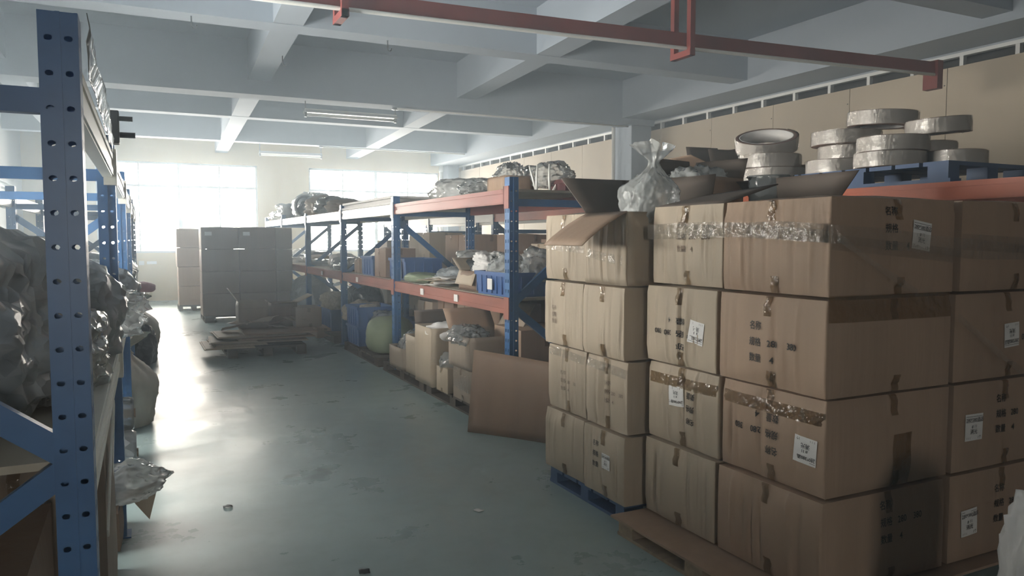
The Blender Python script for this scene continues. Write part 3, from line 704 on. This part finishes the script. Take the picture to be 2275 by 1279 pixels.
# ---------------------------------------------------------------- on top of the pile and on the far rack: bags, cartons, tape rolls
bag('crumpled white bag standing in the open carton of the pile', 2.53, 3.46, 1.60, .28, .28, .46, 'bag_white', 4, .2, neck=.3, rz=.4, tilt=(.06, .08))
c = Carton('small carton with white paper inside, on the far half of the pile', 2.98, 3.38, 3.62, 4.02, 1.70, 1.93, 'card', seed=71, n=6, open_top=True, rz=.25); c.flap('L', .16, -40, mt='card_pale'); c.flap('R', .14, 70); c.flap('F', .14, 80)
bag('white tissue spilling from the small carton on the pile', 3.16, 3.84, 1.74, .34, .34, .24, 'bag_white', 9, .25, name='tissue_paper', cat='paper')
def cup(label, x, y, z, r, h):
    t = thing('plastic_pot', label, 'pot', (x, y, z), 0, 'clear pots on the pile')
    MB().lathe([(r * .1, 0), (r * .92, 0), (r, h), (r * .97, h), (r * .89, .006), (r * .1, .006)], 24).build('wall', M['bag_clear'], t, smooth=True)
    MB().lathe([(r, h - .008), (r + .008, h - .008), (r + .008, h), (r, h)], 24, closed=True).build('rim', M['bag_clear'], t, smooth=True)
cup('left of two clear plastic pots on the pile', 3.19, 3.22, 1.71, .12, .19); cup('right of two clear plastic pots on the pile', 3.46, 3.19, 1.71, .13, .19)
c = Carton('open pale carton beside the left stack of tape rolls', 4.86, 5.24, 5.62, 6.0, 1.925, 2.25, 'card_pale', seed=72, n=6, open_top=True, rz=-.1); c.flap('L', .24, 20, mt='card'); c.flap('F', .22, 75); c.flap('N', .16, 110); c.flap('R', .2, 70)
pallet('blue plastic pallet under the right heap of tape rolls', 4.78, 5.72, 3.24, 4.72, 1.924, .14, 'pallet_blue', nd=7)
def roll(label, x, y, z, r=.255, h=.11, tilt=(0, 0), rin=.62):
    t = thing('tape_roll', label, 'roll', (x, y, z), 0, 'big white tape rolls'); t.rotation_euler = (tilt[0], tilt[1], 0)
    MB().lathe([(r, .004), (r + .002, h / 2), (r, h - .004)], 48).build('outer_wrap', M['roll_white'], t, smooth=True)
    MB().lathe([(r * rin, 0), (r, .003), (r, .004), (r * rin, .003)], 48, closed=True).build('side_liner', M['roll_edge'], t, smooth=True)
    MB().lathe([(r, h - .004), (r - .004, h), (r * rin, h - .001), (r * rin, h - .012), (r * .9, h - .012)], 48).build('side_liner', M['roll_edge'], t, smooth=True)
    MB().lathe([(r * rin, .001), (r * rin - .012, .001), (r * rin - .012, h - .001), (r * rin, h - .001)], 40, closed=True).build('core', M['paper'], t, smooth=True)
    sd = sum(map(ord, label)) % 97
    MB().grid(lambda a, b: ((r + .006 + .005 * noise.noise(Vector((a * 14, b * 5, sd)))) * math.cos(a * 5.6 + 2.2), (r + .006 + .005 * noise.noise(Vector((a * 14, b * 5, sd)))) * math.sin(a * 5.6 + 2.2), h * (-.02 + 1.04 * b)), 40, 5).build('shrink_film', M['film'], t, smooth=True)
    return t
zz = 1.925
roll('lowest roll of the left stack of white tape rolls', 5.08, 5.12, zz, .27, .12); roll('second roll up in the left stack of white tape rolls', 5.10, 5.10, zz + .122, .27, .12)
roll('third roll up in the left stack, under the tilted one', 5.07, 5.13, zz + .244, .265, .12); roll('tilted top roll of the left stack showing its hole', 5.06, 5.16, zz + .42, .265, .12, tilt=(R(15), R(-17)), rin=.88)
P0 = 2.066
roll('lowest roll at the left end of the blue pallet', 5.10, 4.40, P0); roll('middle roll at the left end of the blue pallet', 5.16, 4.36, P0 + .112, .235); roll('third roll up at the left end of the blue pallet', 5.12, 4.36, P0 + .224, .26)
roll('front bottom roll at the middle of the blue pallet', 4.97, 3.84, P0, .245); roll('front second roll at the middle of the blue pallet', 4.98, 3.83, P0 + .112, .24)
roll('single low roll at the right end of the blue pallet', 5.30, 3.56, P0, .20); roll('hidden bottom roll behind the front pair of rolls', 5.50, 3.98, P0, .2); roll('second roll behind the front pair of rolls', 5.50, 3.92, P0 + .112, .2)
roll('high roll on the right of the heap, leaning', 5.30, 3.70, P0 + .252, .215, tilt=(0, R(-5))); roll('topmost roll of the heap on the blue pallet', 5.18, 4.08, P0 + .345, .25, tilt=(R(3), 0))
c = Carton('dark carton behind the left stack of tape rolls', 5.38, 5.74, 4.84, 5.4, 1.925, 2.22, 'card_dark', seed=73, n=4, rz=.0, tape=False)
bag('white paper sack at the lower right corner of the photo', 2.58, 1.32, 0, .34, .34, .72, 'paper', 6, .2, name='paper_sack', cat='sack', rz=.3)

# ---------------------------------------------------------------- cartons standing behind the right rack
def stack(tagname, x0, y0, nx, ny, rows, w_, d_, h_, mt, seed, z0=.0, gap=.012, faces='', grp=None, lab=None, vis=None):
    for k in range(rows):
        for i in range(nx):
            for j in range(ny):
                if vis and (i, j, k) not in vis: continue
                r = random.Random(seed + i * 7 + j * 13 + k * 29); jx, jy = r.uniform(-.012, .012), r.uniform(-.012, .012)
                Carton(lab(i, j, k), x0 + i * (w_ + gap) + jx, x0 + i * (w_ + gap) + w_ + jx, y0 + j * (d_ + gap) + jy, y0 + j * (d_ + gap) + d_ + jy, z0 + k * (h_ + .002), z0 + k * (h_ + .002) + h_, mt, seed=seed + i * 3 + j * 5 + k * 11, n=5, bulge=.008, dent=.008, group=grp, tapes='LN')
lv = ['bottom', 'second', 'third', 'top']
gb = 'cartons stacked behind the right rack'
stack('a', 3.95, 9.25, 1, 2, 4, .55, .5, .40, 'card', 200, grp=gb, lab=lambda i, j, k: '%s carton in the %s stack behind the rack, right of the diagonal brace' % (lv[k], ['nearer', 'farther'][j]))
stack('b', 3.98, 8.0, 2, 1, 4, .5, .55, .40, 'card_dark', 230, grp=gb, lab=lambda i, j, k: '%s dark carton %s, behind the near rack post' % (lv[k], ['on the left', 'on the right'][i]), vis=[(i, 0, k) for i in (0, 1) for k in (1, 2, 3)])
stack('c', 3.95, 10.9, 1, 2, 4, .55, .5, .41, 'card_pale', 260, grp=gb, lab=lambda i, j, k: '%s pale carton in the %s stack lit by the right window' % (lv[k], ['nearer', 'farther'][j]))
stack('d', 3.98, 13.2, 1, 1, 4, .6, .6, .38, 'card_pale', 290, grp=gb, lab=lambda i, j, k: '%s carton of the lone stack seen between the far rack posts' % lv[k])
Carton('upright dark carton seen right of the near rack post', 3.95, 4.5, 6.9, 7.35, 0, 1.55, 'card_dark', seed=301, n=5, group=gb)
Carton('narrow pale carton leaning by the dark upright one', 3.80, 3.92, 6.95, 7.3, 0, 1.5, 'card_pale', seed=302, n=5, group=gb)
# on the far rack: pallets and boxes with bright edges
pallet('blue pallet on the far rack above the stacked cartons', 4.8, 5.7, 6.4, 8.4, 1.925, .13, 'pallet_blue', nd=7)
pallet('second blue pallet farther along the top of the far rack', 4.8, 5.7, 9.2, 11.2, 1.925, .13, 'pallet_blue', nd=7)
for i, y in enumerate((6.5, 7.3, 9.4, 10.2)):
    Carton(['first', 'second', 'third', 'fourth'][i] + ' carton from the camera on the middle shelf of the far rack', 4.85, 5.4, y, y + .6, .955, 1.4, 'card_pale', seed=310 + i, n=4, group='cartons on the far rack')
for i in range(5):
    bag(['grey', 'clear', 'white', 'beige', 'dark'][i] + ' bundle on the floor behind the right rack', 4.0 + (i % 2) * .3, 12.2 + i * 1.25 + (i > 0) * .6, 0, .7, .7, .45 + .1 * (i % 3), ['bag_grey', 'bag_clear', 'bag_white', 'sack', 'bag_black'][i], 60 + i, .16, neck=.15, group='bundles behind the rack', sub=3)

# ---------------------------------------------------------------- right rack, middle shelf
S = 1.064
crate('blue crate with a white card at the near end of the middle shelf', 2.97, 5.96, S, .5, .66, .20, 0, lab=True)
bag('white wrapping foam heaped in the near blue crate', 2.92, 6.0, S + .09, .34, .36, .26, 'bag_white', 12, .25, name='foam_wrap', cat='wrapping')
bag('crumpled clear bag at the right of the near blue crate', 3.10, 5.72, S + .12, .36, .36, .26, 'bag_clear', 13, .25, group=None)
c = Carton('small dark carton with a torn pale flap behind the blue crate', 2.78, 3.02, 6.42, 6.86, S, S + .19, 'card_dark', seed=320, n=5, open_top=True); c.flap('F', .22, 30, mt='card_pale'); c.flap('L', .14, -70, mt='card_pale')
Carton('long brown carton at the back of the middle shelf', 3.22, 3.66, 5.75, 6.85, S, S + .34, 'card', seed=321, n=6)
bag('stack of wrapped pads at the right rear of the shelf', 3.40, 5.58 + .05, S, .34, .3, .42, 'bag_white', 14, .1, name='wrapped_pads', cat='pads', sub=3)
bag('crumpled white paper on the papers behind the crate', 2.98, 6.52, S + .16, .34, .36, .20, 'paper', 15, .28, name='crumpled_paper', cat='paper')
bag('flat grey-green packet on the middle shelf', 2.86, 8.12, S, .36, .62, .11, 'bag_green', 16, .10, name='packet', cat='packet')
for i in range(7):
    sheet(['topmost', 'curled upper', 'upper', 'middle', 'lower', 'bent low', 'lowest'][i] + ' loose card sheet on the middle shelf edge', 2.86 + .03 * (i % 3), 7.25 + .12 * ((i * 5) % 4), S + .012 * (6 - i), .26, .42, ['paper', 'card_pale'][i % 2], i, .022, rz=.3 * i, name='card_sheet', cat='sheet', group='loose card sheets', n=6, freq=2)
bag('dark cloth bundle at the middle of the shelf', 3.15, 7.0, S, .5, .6, .30, 'bag_black', 17, .22, name='cloth_bundle', cat='bundle'); bag('white rag on the dark cloth bundle', 3.1, 7.25, S + .22, .3, .3, .14, 'bag_white', 18, .3, name='rag', cat='rag', sub=3)
bag('tangled dark scrap beside the grey-green packet', 3.15, 7.75, S, .45, .5, .16, 'bag_grey', 19, .35, name='scrap_heap', cat='scrap')
crate('blue crate right behind the second rack post', 3.0, 8.12 + .66, S, .46, .62, .25, 0)
Carton('big dark carton beside the second rack post', 2.74, 3.14, 9.16, 9.66, S, S + .37, 'card_dark', seed=322, n=6)
crate('ribbed blue crate left of the big dark carton on the shelf', 2.96, 9.98, S, .46, .54, .25, 0)
Carton('narrow small carton between crates and white bag', 2.76, 2.92, 10.5, 10.78, S, S + .21, 'card', seed=323, n=4)
bag('small clear bag at the third rack post', 2.9, 11.0 + .35, S, .36, .5, .2, 'bag_clear', 20, .2)
for i in range(9):
    y = 11.8 + i * .7
    mt_ = ['bag_white', 'bag_grey', 'paper', 'bag_clear', 'card_pale', 'bag_black', 'bag_white', 'bag_grey', 'bag_clear'][i]
    if y < 18.2: bag(['white', 'grey', 'papery', 'clear', 'brown', 'black', 'second white', 'second grey', 'second clear'][i] + ' low packet on the far middle shelf, place %s past the third post' % ['one', 'two', 'three', 'four', 'five', 'six', 'seven', 'eight', 'nine'][i], 2.95 + .12 * (i % 3), y, S, .46, .6, .12 + .06 * (i % 3), mt_, 80 + i, .22, group='packets on the far middle shelf', sub=3, name='packet', cat='packet')
# top shelf
T = 1.954
bag('two-lobed milky bag on the red top beam', 2.95, 7.3, T, .5, .8, .2, 'bag_white', 24, .18); bag('smaller milky bag beside the carton on the top shelf', 2.95, 6.65, T, .4, .5, .16, 'bag_clear', 25, .2)
c = Carton('small open carton on the red top shelf by the near post', 2.86, 3.16, 5.98, 6.36, T, T + .15, 'card', seed=330, n=5, open_top=True); bag('white sheeting heaped in the small top-shelf carton', 3.01, 6.17, T + .06, .26, .33, .2, 'bag_clear', 26, .25, name='plastic_sheeting', cat='sheeting')
for i, (dx, dy, tx) in enumerate(((.0, .0, .15), (.05, .1, -.2), (.1, -.05, .1), (.18, .05, .9))):
    o = MB().tube([(0, 0, 0), (.1 * tx, .03, .12), (.22 * tx, .05, .24 - abs(tx) * .06)], [.012, .010, .006], 7).build('thin_rod', M['white_pvc'], smooth=True); o.location = (3.05 + dx, 5.75 + dy, T); tag(o, ['first thin pale rod', 'second thin pale rod', 'third thin pale rod', 'bent pale rod'][i] + ' sticking up behind the near post top', 'rod', 'thin rods on the top shelf')
crate('dark red crate on the top shelf behind the near post', 3.42, 5.80, T, .3, .3, .10, 0, 'crate_red', group='red crates'); bag('cloudy bag hanging over the dark red crate', 3.3, 6.0, T + .05, .4, .4, .22, 'bag_clear', 27, .2)
# heap of wrapped scrap over the far bays
bag('large wrapped ring with a dark hole on the far top shelf', 3.1, 15.2, T, .8, .95, .50, 'bag_clear', 28, .12, inner='bag_grey', name='wrapped_bundle', cat='bundle')
o = MB().lathe([(.16, 0), (.20, .02), (.20, .3), (.16, .32), (.15, .16)], 20, Matrix.Rotation(R(90), 4, 'X'), closed=True).build('wrapped_tube', M['bag_grey'], smooth=True); o.location = (2.78, 14.6, T + .2); tag(o, 'short grey tube end facing the camera in the top heap', 'tube')
for i, (y, sx, sy, sz, mt_) in enumerate(((17.6, .7, .8, .22, 'bag_clear'), (16.6, .7, .9, .36, 'bag_grey'), (14.3, .6, .7, .34, 'bag_grey'), (13.5, .7, .8, .34, 'card_grey'), (12.7, .7, .8, .26, 'bag_clear'), (11.9, .7, .8, .2, 'card_grey'))):
    bag(['low clear bundle at the far end of the top heap', 'ragged grey bundle left of the wrapped ring', 'grey bundle right of the wrapped ring', 'brownish bundle in the top heap', 'clear shrink-wrapped bundle in the top heap', 'flat brownish bundle nearest on the pale top beam'][i], 3.0, y, T, sx, sy, sz, mt_, 90 + i, .28, group='wrapped scrap on the top shelf', name='wrapped_bundle', cat='bundle')
o = MB().box(-.5, .5, -1.2, 1.2, 0, .035).box(-.47, .46, -1.15, 1.18, .035, .07).box(-.5, .48, -1.19, 1.16, .07, .10).build('board_stack', M['paper'], bevel=.003); o.location = (3.16, 9.85, T); tag(o, 'flat stack of white boards on the pale top shelf', 'boards')

# ---------------------------------------------------------------- right rack, floor level
for i, (y0, y1) in enumerate(((5.75, 7.2), (7.25, 8.7), (8.9, 10.6), (11.2, 13.2))):
    pallet(['nearest', 'second', 'third', 'fourth'][i] + ' low dark pallet on the floor under the right rack', 2.56, 3.6, y0, y1, 0, .11, 'wood_dark', group='pallets under the right rack', nd=6)
K = .112
gf = 'cartons at floor level of the right rack'
c = Carton('low wide carton holding a green bag, by the second post', 2.55, 3.0, 7.92, 8.42, K, K + .24, 'card_grey', seed=340, n=6, open_top=True, group=gf); bag('pale green clear bag in the low wide carton', 2.76, 8.15, K + .08, .38, .42, .30, 'bag_clear', 29, .25)
c = Carton('narrow pale carton with a bunched bag, left of the tall one', 2.56, 2.98, 7.45, 7.85, K, K + .42, 'card_pale', seed=341, n=6, open_top=True, group=gf); bag('bunched white bag in the narrow pale carton', 2.78, 7.64, K + .24, .36, .36, .26, 'bag_clear', 30, .28, neck=.1)
c = Carton('tall open carton with a crumpled edge at floor level', 2.50, 3.05, 6.86, 7.36, K, K + .58, 'card_pale', seed=342, n=8, open_top=True, group=gf, dent=.02); c.flap('F', .14, 75); c.flap('R', .14, 80); bag('crumpled paper filling the tall open carton', 2.78, 7.1, K + .36, .5, .46, .24, 'paper', 31, .25, name='packing_paper', cat='paper')
Carton('little carton with torn film in front of the tall one', 2.52, 2.76, 6.50, 6.80, K, K + .24, 'card_pale', seed=343, n=5, group=gf); bag('torn clear film on the little carton', 2.62, 6.66, K + .22, .2, .24, .14, 'bag_clear', 32, .3, sub=3)
c = Carton('lower film-wrapped carton near the leaning board', 2.54, 2.95, 5.98, 6.42, K, K + .30, 'card_grey', seed=344, n=6, group=gf, dent=.02); c.band('L', .4, .3, .2, 'film', 'film_band'); c.band('N', .3, .2, .2, 'film', 'film_band')
c = Carton('open middle carton stacked on the film-wrapped one', 2.50, 2.98, 5.92, 6.42, K + .302, K + .60, 'card_grey', seed=345, n=6, open_top=True, group=gf, dent=.02); c.flap('F', .26, 50, mt='card'); c.flap('R', .3, 60, mt='card_grey'); c.flap('L', .08, -60, mt='film')
bag('pale foil folds hanging from the middle carton', 2.62, 6.2, K + .5, .3, .42, .16, 'bag_clear', 33, .3, name='foil_wrap', cat='wrapping')
Carton('flat upper carton under the shelf by the near post', 2.9, 3.4, 5.75, 6.3, K + .0, K + .66, 'card', seed=346, n=6, group=gf)
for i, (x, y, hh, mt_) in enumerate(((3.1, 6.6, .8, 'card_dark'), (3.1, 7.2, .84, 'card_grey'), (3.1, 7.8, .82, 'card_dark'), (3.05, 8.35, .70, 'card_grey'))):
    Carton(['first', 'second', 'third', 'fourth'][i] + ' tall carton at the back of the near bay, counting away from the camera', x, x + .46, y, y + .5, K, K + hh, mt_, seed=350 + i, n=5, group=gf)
# big brown board leaning between rack and pile
b = MB(); n_ = 10
b.grid(lambda a, c: (-.02 + .06 * c + .015 * math.sin(3 * a), -.42 + .84 * a + .05 * (1 - c) * (a - .5), c * (.60 + .06 * a)), n_, n_)
o = b.build('cardboard_sheet', M['card_dark'], smooth=True, solid=.008); o.location = (2.60, 5.22, 0); o.rotation_euler = (0, 0, R(34)); tag(o, 'big brown cardboard sheet leaning between rack and carton pile', 'cardboard')
# third bay: crates, fluffy sacks, round bundles
crate('upper of two stacked blue crates under the rack', 2.84, 10.25, K + .262, .5, .62, .26); crate('lower of two stacked blue crates under the rack', 2.84, 10.25, K, .5, .62, .26)
crate('blue crate lying deeper under the rack', 3.35, 10.3, K, .45, .6, .3)
bag('round olive sack by the second rack post', 2.86, 9.42, K, .6, .66, .44, 'bag_green', 34, .08, fold=.4, name='round_sack', cat='sack')
bag('dark round bundle behind the blue crates', 3.05, 11.3, .45, .55, .75, .42, 'bag_black', 35, .06, fold=.3, name='round_bundle', cat='bundle')
Carton('dark carton carrying the round bundle', 2.8, 3.3, 11.0, 11.6, K, .45, 'card_dark', seed=356, n=4, group=gf)
bag('fluffy beige offcuts right of the third post', 2.85, 10.75, K + .28, .5, .5, .26, 'bag_beige', 36, .3, name='offcut_heap', cat='offcuts'); bag('fluffy beige offcuts left of the third post', 2.95, 12.3, .38, .6, .8, .3, 'bag_beige', 37, .3, name='offcut_heap', cat='offcuts')
crate('wide dark blue crate holding the left offcuts', 2.95, 12.3, K, .6, 1.0, .33)
bag('shiny clear film bundle among the crates', 2.9, 9.9 - .05, K + .27 + .0, .3, .34, .22, 'bag_clear', 38, .3)
bag('white bag low under the fourth post', 2.8, 13.9, 0, .5, .5, .30, 'bag_white', 39, .2); bag('grey tarpaulin hump under the far bays', 3.0, 15.0, 0, .8, 1.3, .85, 'bag_grey', 40, .12, name='tarpaulin_hump', cat='tarpaulin')
bag('white sheet bundle at the foot of the far bays', 2.95, 16.9, 0, .7, .8, .34, 'bag_white', 41, .2, name='sheet_bundle', cat='bundle')
Carton('low pale carton on the floor between posts and pallet', 2.45, 2.72, 11.9, 12.5, 0, .16, 'card', seed=357, n=4, group=gf)

# ---------------------------------------------------------------- centre: palletised cartons and flattened cardboard
pallet('dark pallet under the big carton block in the aisle', 1.06, 2.62, 15.0, 16.2, 0, .12, 'wood_dark')
gc = 'cartons of the block in the aisle'
for k in range(4):
    for i in range(2):
        c = Carton('%s carton in the %s column of the aisle block' % (['bottom', 'lower middle', 'upper middle', 'top'][k], ['left', 'right'][i]), 1.02 + i * .665, 1.675 + i * .665, 15.0, 15.55, .123 + k * .412, .123 + k * .412 + .41, 'card_dark', seed=400 + i * 9 + k, n=5, group=gc, tapes='')
        if k == 3: c.sticker('N', -.2, .08, .12, .07, plain=True)
for k in range(4): Carton('%s carton at the right end of the aisle block, set back' % ['bottom', 'lower middle', 'upper middle', 'top'][k], 2.35, 2.66, 15.05, 15.6, .123 + k * .41, .123 + k * .41 + .408, 'card_grey', seed=420 + k, n=5, group=gc, tapes='')
pallet('pallet under the narrow carton stack before the window', .74, 1.36, 17.7, 18.5, 0, .12, 'wood_dark')
for k in range(4): Carton('%s carton of the narrow stack before the window' % ['bottom', 'lower middle', 'upper middle', 'top'][k], .74 - .02 * (k > 1), 1.3, 17.72, 18.3, .123 + k * .412, .123 + k * .412 + .41, 'card', seed=430 + k, n=5, group='cartons of the narrow stack', tapes='')
pallet('dark pallet piled with flattened cardboard in the aisle', 1.0, 2.0, 10.4, 11.5, 0, .13, 'wood_dark')
fl = [(1.02, 10.75, .62, .85, 'card_pale', 0), (1.15, 10.8, .66, .8, 'card_pale', .05), (1.5, 10.9, 1.1, .9, 'card_grey', -.03), (1.1, 10.82, .6, .8, 'card_pale', -.06), (1.62, 10.95, 1.0, .95, 'card', .03), (1.45, 11.0, 1.1, .9, 'card_grey', .1), (1.18, 10.85, .62, .78, 'card_pale', .02), (1.7, 10.9, .95, .9, 'card', -.02)]
for i, (x, y, lx, ly, mt_, rz) in enumerate(fl):
    o = MB().box(-lx / 2, lx / 2, -ly / 2, ly / 2, 0, .012).box(-lx / 2 + .02, lx / 2 - .015, -ly / 2 + .01, ly / 2 - .02, .012, .020).build('flattened_carton', M[mt_], bevel=.002)
    o.location = (x, y, .132 + .021 * i); o.rotation_euler = (0, 0, rz); tag(o, ['lowest', 'second', 'third', 'fourth', 'fifth', 'sixth', 'seventh', 'topmost'][i] + ' flattened carton from below on the aisle pallet', 'cardboard', 'flattened cartons on the pallet')
Z1 = .132 + .021 * 8
c = Carton('torn open carton at the back left of the cardboard heap', 1.22, 1.62, 11.1, 11.45, Z1, Z1 + .38, 'card_grey', seed=440, n=5, open_top=True); c.flap('L', .22, 55, mt='card_pale'); c.flap('N', .1, -70, mt='card_grey')
c = Carton('open carton at the middle of the cardboard heap', 1.66, 2.02, 11.12, 11.5, Z1, Z1 + .34, 'card_dark', seed=441, n=5, open_top=True); c.flap('N', .14, 10, mt='card_pale'); c.flap('R', .25, 25, mt='card_pale')
Carton('squashed carton at the right of the cardboard heap', 1.95, 2.32, 10.9, 11.4, Z1, Z1 + .28, 'card_grey', seed=442, n=5, dent=.03)
for i in range(8):
    o = sheet(['steep', 'curled', 'folded', 'broad', 'narrow', 'slanting', 'upper', 'ragged'][i] + ' torn cardboard piece in the heap', 1.15 + .13 * i, 10.98 + .05 * ((i * 3) % 4), Z1 + .03 + .03 * (i % 4), .34, .26, ['card_pale', 'card_grey', 'card'][i % 3], 10 + i, .03, rz=.8 * i, tilt=(R(12 * ((i % 3) - 1)), R(-10 + 6 * (i % 4))), n=6, name='cardboard_piece', cat='cardboard', group='torn cardboard pieces', thick=.006, freq=2)

# ---------------------------------------------------------------- left rack contents
S2 = 1.004
gl_ = 'bags on the left rack'
bag('huge grey plastic bag filling the near bay of the left rack', -.66, 2.92, S2, .92, 1.5, .62, 'bag_grey', 45, .11, group=gl_, rz=.05, fold=1.5)
bag('clear bag knotted on top of the huge grey one', -.72, 2.9, S2 + .50, .55, .6, .22, 'bag_clear', 46, .22, neck=.3, group=gl_)
bag('dark bag bulging over the shelf edge past the near post', -.40, 4.05, S2, .66, .75, .46, 'bag_grey', 47, .12, group=gl_, rz=.3)
bag('white bag slumped beside the near post on the shelf', -.27, 3.25, S2 - .02, .30, .8, .32, 'bag_white', 48, .22, group=gl_)
bag('shiny clear film spilling over the shelf edge', -.22, 4.75, S2, .42, .8, .32, 'bag_clear', 49, .3, group=gl_)
bag('clear bag seen high behind the second post', -.6, 5.3, S2, .7, .9, .50, 'bag_clear', 50, .15, group=gl_, inner='bag_grey')
bag('grey bag spilling out of the third bay of the left rack', -.34, 6.0, S2 - .05, .6, .8, .42, 'bag_grey', 51, .18, group=gl_)
for i in range(5): bag(['white', 'clear', 'grey', 'cream', 'mixed'][i] + ' bag farther along the left rack shelf', -.35 - .1 * (i % 2), 7.6 + 1.25 * i, S2, .6, .9, .28 + .05 * (i % 3), ['bag_white', 'bag_clear', 'bag_grey', 'sack', 'bag_clear'][i], 52 + i, .2, group=gl_, sub=3)
bag('big printed sack sagging out at the foot of the left rack', -.14, 7.1, 0, .50, .7, .80, 'sack', 60, .10, neck=.1, name='woven_sack', cat='sack', tie=True)
bag('pale sack leaning out farther down the left rack', -.08, 11.3, 0, .60, .8, .84, 'sack', 61, .12, neck=.12, name='woven_sack', cat='sack', tie=True)
bag('black bag tucked under the pale leaning sack', .0, 10.5, 0, .34, .6, .46, 'bag_black', 62, .15)
bag('pink and blue cloth bundle on the far left sack', .02, 11.9, .80, .34, .3, .14, 'pinkish', 63, .2, name='cloth_bundle', cat='bundle', sub=3)
def drum_roll(label, x, y, z, r, L, mt_, rz=0):
    t = thing('film_roll', label, 'roll', (x, y, z), rz, 'rolls at the foot of the left rack')
    mm = Matrix.Translation((0, 0, r)) @ Matrix.Rotation(R(90), 4, 'Y')
    MB().lathe([(.02, -L / 2), (r * .92, -L / 2), (r, -L / 2 + .02), (r, L / 2 - .02), (r * .92, L / 2), (.02, L / 2)], 22, mm).build('wound_film', M[mt_], t, smooth=True)
    MB().lathe([(.0, -L / 2 - .01), (.03, -L / 2 - .01), (.03, L / 2 + .01), (0, L / 2 + .01)], 12, mm).build('core', M['card'], t)
drum_roll('lower grey roll poking out of the left rack foot', -.44, 5.5, 0, .15, .78, 'bag_grey'); drum_roll('middle roll with crinkled film at the left rack foot', -.45, 5.52, .30, .11, .78, 'bag_clear'); drum_roll('small white roll end above the grey rolls', -.48, 5.9, .0, .12, .8, 'roll_white')
bag('white plastic bag jutting into the aisle near the floor', -.12, 4.35, .22, .40, .34, .17, 'bag_white', 64, .2, rz=-.1)
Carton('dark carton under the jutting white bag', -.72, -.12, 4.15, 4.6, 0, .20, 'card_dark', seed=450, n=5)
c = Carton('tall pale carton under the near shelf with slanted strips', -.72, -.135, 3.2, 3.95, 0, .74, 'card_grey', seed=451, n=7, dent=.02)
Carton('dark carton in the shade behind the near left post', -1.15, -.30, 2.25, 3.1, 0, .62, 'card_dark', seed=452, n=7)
bag('crumpled black bag at the foot of the tall pale carton', -.20, 3.1, 0, .30, .5, .16, 'bag_black', 65, .25)
for i, (p0, p1) in enumerate((((-.118, 3.72, .88), (-.128, 3.02, .5)), ((-.122, 3.9, .80), (-.126, 3.45, .52)))):
    o = MB().bar(p0, p1, .006, .035).build('pale_strip', M['cream']); tag(o, ['long', 'short'][i] + ' pale strip slanting against the tall carton', 'strip', 'pale strips by the near post')
o = MB().quad((0, 0, 0), (.16, .02, .03), (.11, .0, -.16), (.07, -.01, -.10)).build('cardboard_scrap', M['card_pale'], solid=.006); o.location = (-.10, 4.35, .24); tag(o, 'triangular cardboard flap below the jutting white bag', 'cardboard')
t = thing('strap_clamp', 'black strap clamp hanging from the left rack top', 'clamp', (-.10, 4.3, 2.02))
MB().box(-.02, .03, -.05, .05, 0, .16).build('body', M['tool'], t, bevel=.006); MB().tube([(.03, -.05, .12), (.09, -.05, .12)], .012, 8).build('screw', M['tool'], t); MB().tube([(.03, .03, .05), (.1, .03, .05)], .014, 8).build('screw', M['tool'], t)
mm = MB().grid(lambda a, b: (-.10 + .02 * noise.noise(Vector((a * 5, b * 3, 1))), 2.2 + 2.1 * a, 1.97 + .14 * b), 16, 4)
o = mm.build('plastic_sheet', M['bag_clear'], smooth=True, solid=.002); tag(o, 'clear plastic sheet standing along the left rack top beam', 'sheet')
# litter on the floor
for i, (x, y) in enumerate(((.42, 4.6), (.15, 3.35), (1.7, 3.9), (.9, 3.4))):
    o = sheet(['dark', 'small curled dark', 'pale', 'thin dark'][i] + ' scrap lying on the aisle floor', x, y, .002, .05, .035, ['tool', 'tool', 'paper', 'tool'][i], i, .012, rz=i, n=4, name='floor_scrap', cat='scrap', group='scraps on the floor', thick=.002)
# ---------------------------------------------------------------- haze volume, added to imitate the bluish lens veil
hm = bpy.data.materials.new('lens_veil_haze'); hm.use_nodes = True; N = hm.node_tree.nodes; N.clear()
out = N.new('ShaderNodeOutputMaterial'); v = N.new('ShaderNodeVolumeScatter')
v.inputs['Color'].default_value = (.72, .87, 1, 1); v.inputs['Density'].default_value = .031; v.inputs['Anisotropy'].default_value = .35
hm.node_tree.links.new(v.outputs[0], out.inputs['Volume'])
hz = MB().box(XL + .01, XR - .01, YF + .01, YB - .01, .01, ZS - .02).build('haze', hm)
tag(hz, 'thin bluish haze volume standing in for lens veil through the whole hall', 'haze', kind='stuff')
